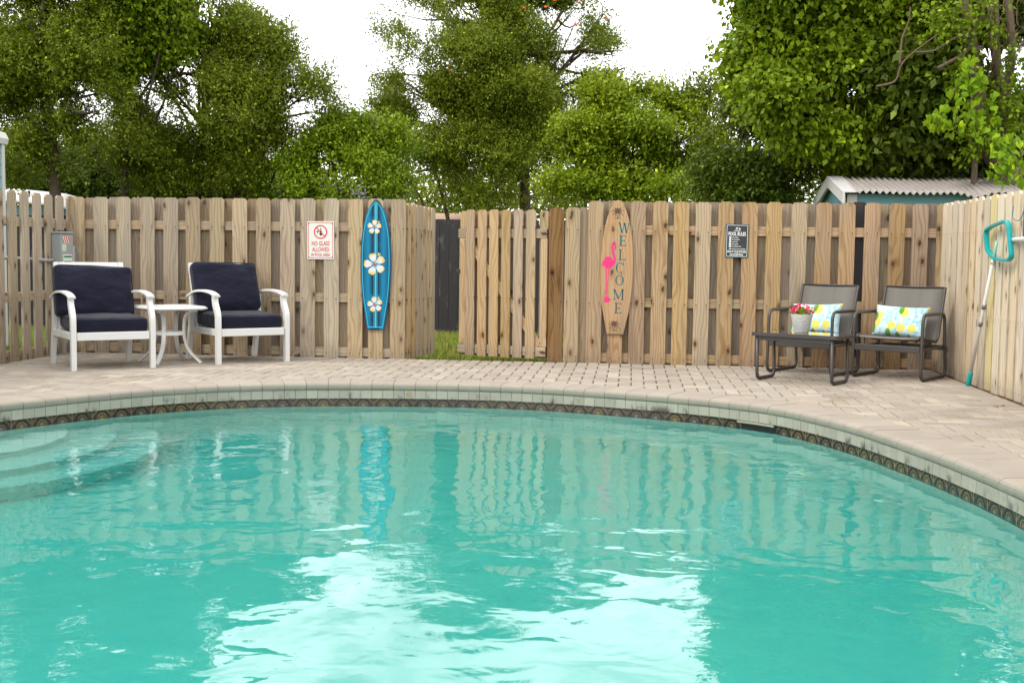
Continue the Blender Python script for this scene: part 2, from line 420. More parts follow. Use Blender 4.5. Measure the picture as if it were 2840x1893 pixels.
# ------------------------------------------------------------------ ground and lawn
DX0, DX1, DY0, DY1 = -5.46, 2.86, -4.0, 11.335         # paved yard
def ground_z(y): return -.07 if y < 11.4 else (-.10-(y-11.4)*.0155 if y < 22 else -.265)
xs = [-400, -120, -40, -15, DX0, DX1, 15, 40, 120, 400]; ys = [-300, -60, -15, DY0, DY1, 11.5, 14, 18, 22, 40, 120, 500]
g = MB(); idx = {}
for i, x in enumerate(xs):
    for j, y in enumerate(ys): idx[i, j] = len(g.v); g.v.append((x, y, ground_z(y)))
for i in range(len(xs)-1):
    for j in range(len(ys)-1):
        if xs[i] >= DX0-.01 and xs[i+1] <= DX1+.01 and ys[j] >= DY0-.01 and ys[j+1] <= DY1+.01: continue
        g.f.append([idx[i, j], idx[i+1, j], idx[i+1, j+1], idx[i, j+1]]); g.sm.append(False)
lawn = g.build('lawn', M['lawn']); tag(lawn, kind='structure')

def np_mesh(name, verts, faces4, mat_, smooth=False):
    me = bpy.data.meshes.new(name); nv, nf = len(verts), len(faces4); k = faces4.shape[1]
    me.vertices.add(nv); me.vertices.foreach_set('co', verts.astype(np.float32).ravel())
    me.loops.add(nf*k); me.loops.foreach_set('vertex_index', faces4.astype(np.int32).ravel())
    me.polygons.add(nf); me.polygons.foreach_set('loop_start', np.arange(0, nf*k, k, dtype=np.int32))
    try: me.polygons.foreach_set('loop_total', np.full(nf, k, dtype=np.int32))
    except Exception: pass
    if smooth: me.polygons.foreach_set('use_smooth', np.ones(nf, dtype=bool))
    me.materials.append(mat_); me.update(calc_edges=True); return me
rng = np.random.default_rng(11)
def blades(n, x0, x1, y0, y1, h):
    b = np.stack([rng.uniform(x0, x1, n), rng.uniform(y0, y1, n), np.zeros(n)], 1)
    b[:, 2] = [ground_z(q) for q in b[:, 1]]
    a = rng.uniform(0, 2*np.pi, n); w = .006; hh = h*rng.uniform(.5, 1.2, n)
    s = np.stack([np.cos(a)*w, np.sin(a)*w, np.zeros(n)], 1); lean = rng.normal(0, .025, (n, 3)); lean[:, 2] = 0
    tip = b+lean; tip[:, 2] += hh
    v = np.stack([b-s, b+s, tip], 1).reshape(-1, 3); f = np.arange(3*n).reshape(-1, 3); return v, f
v1, f1 = blades(26000, -3.2, .2, 11.42, 17.9, .06); v2, f2 = blades(9000, -8.5, -5.6, 8.5, 13.5, .07)
gr = bpy.data.objects.new('grass', np_mesh('grass', np.concatenate([v1, v2]), np.concatenate([f1, f2+len(v1)]), M['grass'])); link(gr)
tag(gr, 'short green lawn grass growing behind the open gate', 'grass', kind='stuff')

# ------------------------------------------------------------------ pool
WZ = -.172
OUT = [(-4.33, 6.6), (-4.10, 7.25), (-3.80, 7.83), (-3.43, 8.36), (-3.0, 8.735), (-2.45, 8.985), (-1.88, 9.105), (-1.27, 9.155), (-.72, 9.10), (-.18, 8.925),
       (.34, 8.69), (.70, 8.455), (1.03, 8.11), (1.33, 7.47), (1.53, 6.75), (1.67, 6.05), (1.77, 5.25), (1.83, 4.2), (1.78, 3.0), (1.5, 1.9), (.75, 1.0),
       (-.6, .62), (-2.2, .62), (-3.6, 1.15), (-4.4, 2.4), (-4.62, 4.1), (-4.55, 5.5)]
dense = smooth_curve([(a, b, 0) for a, b in OUT], 24, True)
L = [0.0]
for i in range(len(dense)): L.append(L[-1]+(dense[(i+1) % len(dense)]-dense[i]).length)
PERI = L[-1]
def at_s(s):
    s %= PERI
    lo, hi = 0, len(L)-1
    while hi-lo > 1:
        m = (lo+hi)//2
        if L[m] <= s: lo = m
        else: hi = m
    a, b = dense[lo % len(dense)], dense[(lo+1) % len(dense)]
    p = a.lerp(b, (s-L[lo])/max(1e-6, L[lo+1]-L[lo]))
    e = .06
    return p
def frame(s):
    p = at_s(s); t = (at_s(s+.05)-at_s(s-.05)).normalized(); n = Vector((-t.y, t.x, 0))   # outline runs clockwise: n points away from the water
    return p, t, n
def outline(off, n=260): 
    out = []
    for k in range(n):
        p, t, nn = frame(PERI*k/n); out.append(p+nn*off)
    return out
_c = Vector((-1.5, 5, 0)); _p, _t, _n = frame(3.0)
NS = 1 if _n.dot(_p-_c) > 0 else -1
_fr = frame
def frame(s):
    p, t, n = _fr(s); return p, t, n*NS
FLOOR = -1.42
ol = outline(.012); n_ = len(ol)
sh = MB()
rows = [(-.262, 0), (-.5, 0), (-1.15, 0), (-1.34, -.08), (FLOOR, -.28)]
for z, off in rows: sh.v += [(q.x, q.y, z) for q in (outline(.012+off))]
for r_ in range(len(rows)-1):
    for k in range(n_):
        k2 = (k+1) % n_; sh.f.append([r_*n_+k, r_*n_+k2, (r_+1)*n_+k2, (r_+1)*n_+k]); sh.sm.append(True)
sh.f.append([(len(rows)-1)*n_+k for k in range(n_)]); sh.sm.append(False)
pool = sh.build('swimming_pool', M['plaster']); tag(pool, kind='structure')
bb_ = MB(); bb_.v = [(q.x, q.y, z) for z in (-.006, -.2635) for q in ol]
bb_.f = [[k, (k+1) % n_, n_+(k+1) % n_, n_+k] for k in range(n_)]; bb_.sm = [True]*n_
bb_.build('mortar_bed', M['mortar'], pool)
# entry steps, curved, in the left end of the pool
SC_X, SC_Y = -4.65, 7.25
for k, (rr, z) in enumerate(((.66, -.30), (1.02, -.52), (1.33, -.76), (1.62, -1.0))):
    st = MB(); n0 = 40
    prof = [(rr, FLOOR+.02), (rr, z-.02), (rr-.012, z-.005), (rr-.03, z), (0.01, z)]
    for (a, zz) in prof:
        for q in range(n0+1):
            ang = -1.55+3.1*q/n0; st.v.append((SC_X+a*math.cos(ang), SC_Y+a*math.sin(ang), zz))
    for r_ in range(len(prof)-1):
        for q in range(n0): st.f.append([r_*(n0+1)+q, r_*(n0+1)+q+1, (r_+1)*(n0+1)+q+1, (r_+1)*(n0+1)+q]); st.sm.append(r_ > 0)
    st.build('step', M['plaster'], pool)
# coping: bullnose stones, brick faces, waterline tiles - one object each
def swept(prof, s0, s1, seg, mat_, name, parent):
    b = MB(); k = len(prof)
    for i in range(seg+1):
        p, t, n = frame(s0+(s1-s0)*i/seg)
        for (o, z) in prof: b.v.append((p.x+n.x*o, p.y+n.y*o, z))
    for i in range(seg):
        for q in range(k): b.f.append([i*k+q, i*k+(q+1) % k, (i+1)*k+(q+1) % k, (i+1)*k+q]); b.sm.append(False)
    b.f += [list(range(k)), [seg*k+q for q in range(k)][::-1]]; b.sm += [False, False]
    bm = bmesh.new(); me = b.mesh(name, mat_); bm.from_mesh(me); bmesh.ops.recalc_face_normals(bm, faces=bm.faces); bm.to_mesh(me); bm.free()
    for q in me.polygons: q.use_smooth = False
    o = bpy.data.objects.new(name, me); link(o, parent); return o
bull = [(.285, .006), (.035, .006), (.012, .004), (-.006, -.003), (-.017, -.015), (-.021, -.030), (-.020, -.044), (-.014, -.0525), (.285, -.0525)]
VIS = lambda s: True
def visible_from_cam(s):                                # the stretch of rim that the photograph shows
    p, t, n = frame(s); return p.y > 3.0 or n.y < 0
N_C = int(PERI/.166); dC = PERI/N_C
rs = random.Random(5)
for k in range(N_C):
    o = swept(bull, k*dC+.0015, (k+1)*dC-.0015, 3, M['coping'], 'coping_stone', pool); o.location.z = rs.uniform(-.0012, .0012)
N_B = N_C*2; dB = PERI/N_B
cand = [k for k in range(N_B) if at_s((k+.5)*dB).y > 3.2]
facep = [(-.013, -.0535), (-.013, -.117), (.06, -.117), (.06, -.0535)]
rest = MB()
for k in range(N_B):
    if k in cand and len(cand) <= 300:
        swept([(a+rs.uniform(-.0015, .0015), z) for a, z in facep], k*dB+.0014, (k+1)*dB-.0014, 1, M['face'], 'face_brick', pool)
    else:
        p0, p1 = frame(k*dB+.002), frame((k+1)*dB-.002); b0 = len(rest.v)
        for (p, t, n) in (p0, p1): rest.v += [(p.x+n.x*a, p.y+n.y*a, z) for a, z in facep]
        rest.f += [[b0+q, b0+(q+1) % 4, b0+4+(q+1) % 4, b0+4+q] for q in range(4)]; rest.sm += [False]*4
if rest.v: tag(rest.build('brick_facing', M['face'], pool), kind='stuff')
TW = .1524; N_T = int(PERI/TW); dT = PERI/N_T
tm = MB().box(-TW/2+.0012, TW/2-.0012, 0, .0085, -.074, .074, .0012).mesh('tile', M['tile'])
_q = on_floor(2152, 1190, WZ); SKIM = sorted(range(N_T), key=lambda k: (at_s((k+.5)*dT)-_q).xy.length)[:2]; SKIM.sort()
for k in range(N_T):
    if k in SKIM: continue
    p, t, n = frame((k+.5)*dT); a = math.atan2(t.y, t.x) + (0 if NS > 0 else math.pi)
    inst('tile', tm, pool, (p.x, p.y, WZ-.002), (rs.uniform(-.01, .01), 0, a))
# skimmer mouth: flat near-black strip, the opening's shade in its colour; loose white trim
if SKIM:
    s0_, s1_ = SKIM[0]*dT, (SKIM[-1]+1)*dT
    swept([(.0105, -.118), (.0105, -.262), (.0112, -.262), (.0112, -.118)], s0_, s1_, 3, plain('skimmer mouth shade', (.010, .010, .010), .6), 'skimmer_mouth', pool)
    kt = swept([(-.020, -.120), (-.020, -.134), (-.0105, -.134), (-.0105, -.120)], s0_-.02, s0_+.30, 6, plain('stained white plastic', (.27, .26, .20), .5), 'skimmer_trim', pool)
# water
wt = MB(); wo = outline(.02, 220); nw = len(wo)
wt.v = [(q.x, q.y, WZ) for q in wo]+[(q.x, q.y, -1.8) for q in wo]
wt.f = [list(range(nw)), list(range(2*nw-1, nw-1, -1))]+[[k, k+nw, (k+1) % nw+nw, (k+1) % nw] for k in range(nw)]; wt.sm = [False]*(nw+2)
water = wt.build('water', M['water'])
bm = bmesh.new(); bm.from_mesh(water.data); bmesh.ops.recalc_face_normals(bm, faces=bm.faces); bm.to_mesh(water.data); bm.free()
tag(water, kind='structure')

# ------------------------------------------------------------------ paved patio: sand bed with herringbone pavers
bm = bmesh.new(); e = []
def loop(pts):
    vs = [bm.verts.new(p) for p in pts]; return [bm.edges.new((vs[i], vs[(i+1) % len(vs)])) for i in range(len(vs))]
e += loop([(DX0, DY0, -.012), (DX1, DY0, -.012), (DX1, DY1, -.012), (DX0, DY1, -.012)])
e += loop([(q.x, q.y, -.012) for q in outline(-.002, 260)])
bmesh.ops.triangle_fill(bm, edges=e, use_beauty=True, normal=(0, 0, 1))
# a skirt so that the bed ends as a real step to the lawn
for (ax_, ay_, bx_, by_) in ((DX0, DY0, DX1, DY0), (DX1, DY0, DX1, DY1), (DX1, DY1, DX0, DY1), (DX0, DY1, DX0, DY0)):
    q = [bm.verts.new(p) for p in ((ax_, ay_, -.0125), (bx_, by_, -.0125), (bx_, by_, -.16), (ax_, ay_, -.16))]; bm.faces.new(q)
me = bpy.data.meshes.new('patio'); bm.to_mesh(me); bm.free(); me.materials.append(M['sand'])
patio = bpy.data.objects.new('patio', me); link(patio); tag(patio, kind='structure')
BW = .1                                                # a paver is 1 by 2 units of this
rp = random.Random(3)
def paver_verts(lx, ly):
    g_ = .004; c = .006; hx, hy = lx/2-g_, ly/2-g_
    v = [(-hx, -hy, -.03), (hx, -hy, -.03), (hx, hy, -.03), (-hx, hy, -.03), (-hx, -hy, -.005), (hx, -hy, -.005), (hx, hy, -.005), (-hx, hy, -.005),
         (-hx+c, -hy+c, 0), (hx-c, -hy+c, 0), (hx-c, hy-c, 0), (-hx+c, hy-c, 0)]
    f = [(0, 1, 5, 4), (1, 2, 6, 5), (2, 3, 7, 6), (3, 0, 4, 7), (4, 5, 9, 8), (5, 6, 10, 9), (6, 7, 11, 10), (7, 4, 8, 11), (8, 9, 10, 11)]
    return v, f
pm = MB().add(*paver_verts(2*BW, BW)).mesh('paver', M['paver'])
EX0, EX1, EY1 = DX0+.06, 2.715, 11.235
poly_in = [(q.x, q.y) for q in outline(.13, 160)]
def inside(x, y):
    c = False; n = len(poly_in)
    for i in range(n):
        x0, y0 = poly_in[i]; x1, y1 = poly_in[i-1]
        if (y0 > y) != (y1 > y) and x < (x1-x0)*(y-y0)/(y1-y0)+x0: c = not c
    return c
places = []
hx0, hx1, hy1 = EX0+.2, EX1-.2, EY1-.2
ni, nj = int((hx1-hx0)/BW), int((hy1-DY0)/BW)
ox = hx1-ni*BW
for i in range(ni):
    for j in range(nj):
        m4 = (i+j) % 4                                   # herringbone: which half of which brick this unit is
        x, y = ox+(i+.5)*BW, hy1-(j+.5)*BW
        if m4 == 0 and i+1 < ni: places.append((x+BW/2, y, 0))
        elif m4 == 2 and j+1 < nj: places.append((x, y-BW/2, 90))
        elif m4 == 1 and i == 0: places.append((x, y, 45))
        elif m4 == 3 and j == 0: places.append((x, y, 45))
        elif m4 == 0 and i+1 >= ni or m4 == 2 and j+1 >= nj: places.append((x, y, 45))
k = 0
y = EY1-.05
while y > DY0+.1:                                       # soldier courses along the side fences
    places.append((EX1-.1, y, 0)); places.append((EX0+.1, y, 0)); y -= BW
x = hx1-.05
while x > hx0: places.append((x, EY1-.1, 90)); x -= BW
camxy = Vector((0, 0, CAM_H))
def in_view(x, y):
    q = Vector((x, y, 0))-camxy; d = q.dot(AX_F)
    if d < .5: return False
    u, v = 1420+F_PX*q.dot(AX_R)/d, 946.5-F_PX*q.dot(AX_U)/d
    return -20 < u < 2860 and v < 1893
sel = []
for (x, y, a) in places:
    if inside(x, y): continue
    sel.append((x, y, a, rp.uniform(-.0016, .0016), rp.uniform(-.006, .006), rp.uniform(-.006, .006)))
sel.sort(key=lambda q: (0 if (q[2] != 45 and in_view(q[0], q[1])) else 1, q[0]**2+q[1]**2))
field = MB()
sv, sf = paver_verts(2*BW, BW); qv, qf = paver_verts(BW, BW)
for k, (x, y, a, dz, tx, ty) in enumerate(sel):
    if k < 300 and a != 45:
        inst('paver', pm, patio, (x, y, dz), (tx, ty, R(a)))
    else:
        mm = Matrix.Translation((x, y, dz)) @ Matrix.Rotation(tx, 4, 'X') @ Matrix.Rotation(ty, 4, 'Y') @ Matrix.Rotation(R(a if a != 45 else 0), 4, 'Z')
        vv, ff = (qv, qf) if a == 45 else (sv, sf)
        field.add([mm @ Vector(v) for v in vv], ff)
tag(field.build('paver_field', M['paver'], patio), kind='stuff')
# round skimmer lid let into the paving, and a fallen leaf
lid = thing('access_cover', 'pale round access cover set into the pavers near the pool rim', 'cover', tuple(on_floor(2262, 1109, 0)))
MB().lathe([(0.0, .013), (.105, .011), (.118, .006), (.12, -.004)], 36).build('disc', M['coping'], lid, rot=(.03, -.02, 0))
MB().lathe([(.121, .003), (.134, .004), (.138, -.004)], 36).build('ring', plain('cover ring', (.33, .27, .2), .8), lid)

# ------------------------------------------------------------------ fences
def picket_mesh(name, w, h, t, m, ear=.026):
    b = MB(); pts = [(-w/2, 0), (w/2, 0), (w/2, h-ear), (w/2-ear, h), (-w/2+ear, h), (-w/2, h-ear)]
    b.prism(pts, -t/2, t/2); return b.mesh(name, m)
def rail_mesh(name, l, h, t, m):          # long axis along local z, laid down by rotation
    return MB().box(-h/2, h/2, -t/2, t/2, 0, l, .003).mesh(name, m)
rf = random.Random(21)
FY = 11.25; FH = 1.505
def rail(parent, x0, x1, z, y, m, h=.086, t=.036):
    inst('rail', rail_mesh('rail', x1-x0, h, t, m), parent, (x0, y, z), (0, R(90), 0))
def fence_run(label, xs_left, w, x0, x1, m, loc, rz, backs=True, black=None, special=None, ends=None):
    """fence in its own axes: x along it, front towards -y"""
    t = thing('picket_fence', label, 'fence', loc, rz, 'pine picket fences round the pool')
    pk = picket_mesh('picket', w, FH+.004, .018, m); bk = picket_mesh('picket', w, FH+.004, .018, M['wood_back']); sp = {}
    for k, x in enumerate(xs_left):
        me = pk
        if special and k in special: me = sp.setdefault(special[k], picket_mesh('picket', w, FH+.004, .018, M[special[k]]))
        inst('picket', me, t, (x+w/2, .009, -.008+rf.uniform(-.004, .004)), (rf.uniform(-.003, .003), rf.uniform(-.0035, .0035), rf.uniform(-.02, .02)))
    for z in (1.235, .565, .050): rail(t, x0, x1, z, .038, m)
    if backs:
        for k in range(len(xs_left)-1):
            c = (xs_left[k]+w+xs_left[k+1])/2
            if black is not None and k == black:
                o = inst('picket', picket_mesh('picket', w, FH+.012, .018, M['black_board']), t, (c, .067, -.004)); o['label'] = 'black stained picket seen through the gap'
            else: inst('picket', bk, t, (c, .067, -.010+rf.uniform(-.006, .004)), (0, rf.uniform(-.004, .004), 0))
    for x in (ends or []):
        MB().box(-.045, .045, -.045, .045, -.3, FH-.06, .004).build('post', M['wood_back'], t, (x, .125, 0))
    return t
px_left = [197, 261, 325, 389, 453, 517, 581, 646, 711, 776, 832, 898, 964, 1021, 1082]
xl = [on_wall(p, 790, FY).x for p in px_left]
fence_run('greyish pine picket fence behind the two white armchairs', xl, .142, xl[0]-.06, xl[-1]+.14, M['wood_left'], (0, FY, 0), 0, ends=(-5.0, -3.6, -2.2))
px_right = [1627, 1686, 1746, 1806, 1865, 1924, 1989, 2055, 2120, 2189, 2257, 2324, 2392, 2459, 2526, 2592]
xr = [on_wall(p, 790, FY).x for p in px_right]
fence_run('pine picket fence with one black board behind the two dark sling chairs', xr, .14, xr[0], xr[-1]+.19, M['wood'], (0, FY, 0), 0, black=11, ends=(.9, 2.6))
# side fences: same build, turned; the left one is see-through
fence_run('open pine picket fence at the left with gaps showing the lawn', [.0+.2215*k for k in range(24)], .14, 0, 5.2, M['wood_left'], (-5.405, 6.1, 0), R(90), backs=False, ends=(1.3, 3.6))
fence_run('pale sunlit picket fence behind the teal skimmer net on the right', [.02+.185*k for k in range(40)], .148, 0, 7.3, M['wood_right'], (2.765, FY-.02, 0), R(-90), special={8: 'wood_yellow'}, ends=(1.5, 3.9, 6.3))
# set-back piece between gate post and fence: a wide brown post and two pickets
pp = thing('gate_post_panel', 'narrow panel of two pickets beside the dark brown gate post', 'fence', (0, FY, 0))
inst('picket', picket_mesh('picket', .138, 1.435, .018, M['wood_post']), pp, (-.700, .02, 0)).__setitem__('label', 'dark brown streaked board')
MB().box(-.055, .055, .03, .13, -.3, 1.40, .004).build('post', M['wood_post'], pp, (-.71, 0, 0))
inst('picket', picket_mesh('picket', .136, 1.44, .018, M['wood_left']), pp, (-.555, .012, 0), (0, .004, 0))
inst('picket', picket_mesh('picket', .10, 1.44, .018, M['wood_back']), pp, (-.452, .034, 0), (0, -.003, 0))
rail(pp, -.66, -.40, 1.2, .05, M['wood_back']); rail(pp, -.66, -.40, .08, .05, M['wood_back'])
# open gate, hinged on the brown post and swung out over the lawn
gt = thing('garden_gate', 'pale pine picket gate with diagonal brace standing open over the lawn', 'gate', (-.795, FY+.06, 0), R(-19))
GW = .93; wn_ = M['wood_new']
gp_ = picket_mesh('picket', .094, 1.40, .018, wn_, .02); gb = picket_mesh('picket', .09, 1.39, .018, M['wood_back'], .02)
for k, x in enumerate((-.155, -.285, -.412, -.538, -.662, -.79)): inst('picket', gp_, gt, (x, -.009, .018+.003*(k % 2)), (0, rf.uniform(-.003, .003), 0))
for x in (-.045, -.22, -.348, -.475, -.60, -.725, -.88):
    inst('picket', gb if x not in (-.045, -.88) else picket_mesh('picket', .09, 1.39, .018, wn_, .02), gt, (x, .047, .02))
for z in (1.195, .085):
    inst('rail', rail_mesh('rail', GW, .088, .036, wn_), gt, (-GW, .019, z), (0, R(90), 0))
for x in (-.028, -GW+.05): MB().box(-.036, .036, -.017, .017, .131, 1.149, .003).build('stile', wn_, gt, (x, .019, 0))
a0, a1 = Vector((-GW+.09, .019, 1.14)), Vector((-.07, .019, .14)); dv = a1-a0
inst('brace', rail_mesh('brace', dv.length, .075, .034, wn_), gt, a0, (0, math.atan2(dv.x, dv.z), 0))
for z in (1.2, .085):
    MB().tube([(0, -.012, 0), (0, .002, 0)], .014, 8).tube([(-.03, -.008, .004), (.03, -.008, -.004)], .006, 6).build('hinge_bolt', M['bolt'], gt, (-.028, 0, z))
MB().box(-.03, .012, -.01, .02, -.02, .02, .003).build('latch', plain('dark latch', (.03, .025, .022), .6), gt, (-GW+.012, -.001, .83))
# fence return that runs back from the corner by the blue surfboard
rt = thing('fence_return', 'narrow picket panel running away beside the blue surfboard', 'fence', (on_wall(1122, 790, FY).x+.004, FY+.03, 0), R(83))
rp_ = picket_mesh('picket', .096, 1.475, .018, M['wood_new'], .02)
for k in range(7): inst('picket', rp_, rt, (.06+.134*k, -.009+rf.uniform(-.004, .004), -.008-.002*k), (0, rf.uniform(-.006, .006), rf.uniform(-.09, .09)))
for z in (1.2, .1): rail(rt, 0, .93, z, .02, M['wood_new'])
# black boundary fence across the lawn
bf = thing('board_fence', 'black stained board fence far behind the open gate', 'fence', (0, 18.0, 0))
bb = picket_mesh('board', .138, 1.66, .02, M['black_board'], .004); bb2 = picket_mesh('board', .138, 1.72, .02, M['black_board'], .004)
for k in range(105):
    x = -11.5+.1425*k
    inst('board', bb, bf, (x, 0, -.215+rf.uniform(-.01, .01)), (0, rf.uniform(-.002, .002), 0)); inst('board', bb2, bf, (x+.07, .07, -.215))
inst('rail', rail_mesh('rail', 15, .09, .04, M['black_board']), bf, (-11.55, .035, 1.3), (0, R(90), 0))

# ------------------------------------------------------------------ furniture: white armchairs and table
def rbox(w, d, h, r=.04, n=14, puff=0.0, wr=0.0, seed=0):
    """rounded, slightly stuffed and creased block centred on the origin"""
    bm = bmesh.new(); bmesh.ops.create_cube(bm, size=2)
    bmesh.ops.subdivide_edges(bm, edges=list(bm.edges), cuts=n, use_grid_fill=True)
    hw = Vector((w/2, d/2, h/2)); off = Vector((seed*3.1, seed*1.7, seed*.9))
    for v in bm.verts:
        u = v.co.copy()
        # pack the grid lines towards the edges so the rounding stays round
        c = Vector([math.copysign(1-(1-abs(q))**1.35, q)*s for q, s in zip(u, hw)])
        inn = Vector([max(-s+r, min(s-r, q)) for q, s in zip(c, hw)])
        dl = c-inn
        p = inn+(dl.normalized()*r if dl.length > 1e-6 else Vector())
        m_ = [abs(q)/s for q, s in zip(p, hw)]
        k = min(range(3), key=lambda i: hw[i])
        a, b = [i for i in range(3) if i != k]
        f = (1-m_[a]**2)*(1-m_[b]**2)
        p[k] *= 1+puff*f
        if wr:
            q = Vector((p.x*9, p.y*9, p.z*9))+off
            p += Vector((0, 0, 0))
            nrm = dl.normalized() if dl.length > 1e-6 else Vector()
            p[k] += wr*(mnoise.noise(q)+.6*mnoise.noise(q*2.1+Vector((0, 0, 9))))*math.copysign(1, p[k]) if m_[k] > .6 else 0
        if puff > .3 and p.z > 0: p.z -= (.020*(1-(p.x/hw.x)**2)+.010*math.sin(p.x*9+seed))*(p.z/hw.z)**2; p.y += .012*math.sin(p.x*7+seed*2)*(p.z/hw.z)
        v.co = p
    bm.verts.index_update(); out = ([v.co.copy() for v in bm.verts], [[v.index for v in f.verts] for f in bm.faces]); bm.free(); return out
def fabric(name, col, weave=900):
    t = MT(name); o = t.obj(); x, y, z = t.xyz(o)
    wv = t.math('MULTIPLY', t.math('SINE', t.math('MULTIPLY', x, weave)), t.math('SINE', t.math('MULTIPLY', z, weave)))
    n = t.noise(o, 7, 4); c = t.mix(n, tuple(q*.8 for q in col), tuple(q*1.25 for q in col))
    t.set(Base_Color=c, Roughness=.95, Specular_IOR_Level=.15, Sheen_Weight=.12, Sheen_Roughness=.5)
    wr = t.noise(t.vmath('MULTIPLY', o, (1, 1, 2.2)), 8, 3, .5, .6)
    t.bump(t.math('ADD', t.math('MULTIPLY', wv, .02), wr), .55, .03); return t.m
M['navy'] = fabric('navy blue outdoor fabric', (.0085, .009, .0205))
def piping(w, h, r, y, mb):
    mb.tube(rounded_path([(-w/2, y, -h/2), (w/2, y, -h/2), (w/2, y, h/2), (-w/2, y, h/2)], r, 4), .005, 6, closed=True)
def armchair(label, loc, rz, seed, cush):
    t = thing('patio_armchair', label, 'armchair', loc, rz, 'white metal armchairs with navy cushions')
    wm = M['white_metal']; W2 = .325
    for s in (-1, 1):
        # front leg: straight post that sweeps back under the arm
        pr = [(-1, -.6), (1, -.6), (1, .6), (-1, .6)]
        MB().tube(smooth_curve([(s*W2, -.335, 0), (s*W2, -.335, .22), (s*W2, -.335, .40), (s*W2, -.318, .46), (s*W2, -.275, .53), (s*W2, -.262, .60)], 5), [.0255]*26, prof=[(-.8, -1), (.8, -1), (.8, 1), (-.8, 1)], up=(0, 1, 0), smooth=False).build('leg', wm, t)
        MB().tube(smooth_curve([(s*W2, .39, 0), (s*W2, .345, .2), (s*W2, .30, .40), (s*W2, .30, .60)], 5), [.0245]*16, prof=[(-.8, -1), (.8, -1), (.8, 1), (-.8, 1)], up=(0, 1, 0), smooth=False).build('leg', wm, t)
        pts = smooth_curve([(s*W2, -.315, .600), (s*W2, -.2, .628), (s*W2, .0, .640), (s*W2, .2, .625), (s*W2, .37, .578)], 6)
        MB().tube(pts, [.030]*len(pts), prof=[(-1, -.34), (1, -.34), (1, .15), (.8, .3), (-.8, .3), (-1, .15)], smooth=False).build('armrest', wm, t)
        MB().box(s*W2-.016, s*W2+.016, -.31, .33, .25, .31, .004).build('seat_rail', wm, t)
    MB().box(-W2+.026, W2-.026, -.35, -.318, .245, .312, .004).build('seat_rail', wm, t)
    MB().box(-W2+.022, W2-.022, .30, .33, .245, .312, .004).build('seat_rail', wm, t)
    MB().box(-W2+.03, W2-.03, -.315, .30, .288, .300).build('seat_panel', wm, t)
    # raked back frame with slats
    bk = MB(); m = Matrix.Translation((0, .275, .30)) @ Matrix.Rotation(R(-17), 4, 'X')
    bk.box(-.30, -.255, -.018, .018, 0, .605, .004, m); bk.box(.255, .30, -.018, .018, 0, .605, .004, m); bk.box(-.254, .254, -.016, .016, .545, .605, .004, m); bk.box(-.254, .254, -.016, .016, .02, .07, .004, m)
    bk.build('backrest_frame', wm, t)
    for k in range(5): MB().box(-.018, .018, -.008, .008, .072, .544, .002, m @ Matrix.Translation((-.18+.09*k, 0, 0))).build('back_slat', wm, t)
    v, f = rbox(.60, .60, .135, .045, 14, .10, .004, seed)
    sc = MB().add(v, f, True).build('seat_cushion', M['navy'], t, (0, -.03, .372), (R(2), 0, 0))
    pb = MB(); pb.tube(rounded_path([(-.292, -.292, .048), (.292, -.292, .048), (.292, .292, .048), (-.292, .292, .048)], .05, 4), .0055, 6, closed=True); pb.build('piping', M['navy'], sc)
    dx, ang, tw = cush
    v, f = rbox(.62+(.05 if ang > 0 else 0), .13, .475, .05, 16, .42, .016, seed+4)
    bc = MB().add(v, f, True).build('back_cushion', M['navy'], t, (dx, .222, .665-max(0, ang)*.013), (R(-18), R(ang), R(tw)))
    pb = MB(); wp = .60+(.05 if ang > 0 else 0); piping(wp, .455, .05, -.045, pb); piping(wp, .455, .05, .045, pb)
    sg = lambda q: Vector((q[0], q[1]+.012*math.sin(q[0]*7+(seed+4)*2)*(q[2]/.2375), q[2]-(.020*(1-(q[0]/(wp/2+.01))**2)+.010*math.sin(q[0]*9+seed+4))*(q[2]/.2375)**2)) if q[2] > 0 else q
    pb.v = [sg(q) for q in pb.v]; pb.build('piping', M['navy'], bc)
    return t
armchair('white armchair with slumped navy cushion in front of the grey electrical box', (-4.505, 9.948, 0), R(39), 1, (-.015, 2.5, 2))
armchair('white armchair with upright navy cushion nearer the no glass sign', (-3.577, 10.749, 0), R(41), 2, (-.03, -1.2, -1))
st = thing('side_table', 'low white metal side table between the two navy armchairs', 'table', (-4.075, 10.375, 0), R(43))
v, f = rbox(.53, .53, .03, .014, 6, .0); 
tp = MB(); tt = rounded_path([(-.265, -.265, 0), (.265, -.265, 0), (.265, .265, 0), (-.265, .265, 0)], .07, 6)
n4 = len(tt)
for z, s in ((.472, .90), (.482, .985), (.489, 1.0), (.505, .93), (.507, .90)): tp.v += [(q.x*s, q.y*s, z) for q in tt]
for r_ in range(4): 
    for k in range(n4): tp.f.append([r_*n4+k, r_*n4+(k+1) % n4, (r_+1)*n4+(k+1) % n4, (r_+1)*n4+k]); tp.sm.append(False)
tp.f += [list(range(n4))[::-1], [4*n4+k for k in range(n4)]]; tp.sm += [False, False]
tp.build('tabletop', M['white_metal'], st)
for k in range(4):
    a = R(45+90*k); c, s = math.cos(a), math.sin(a)
    pts = smooth_curve([(.25*c, .25*s, .462), (.20*c, .20*s, .458), (.145*c, .145*s, .42), (.13*c, .13*s, .33), (.135*c, .135*s, .22), (.18*c, .18*s, .11), (.29*c, .29*s, 0.004)], 5)
    MB().tube(pts, [.017]*len(pts), prof=[(-1, -.45), (1, -.45), (1, .45), (-1, .45)], up=(0, 0, 1), smooth=False).build('leg', M['white_metal'], st)
rg = [(.128*math.cos(2*math.pi*k/28), .128*math.sin(2*math.pi*k/28), .265) for k in range(28)]
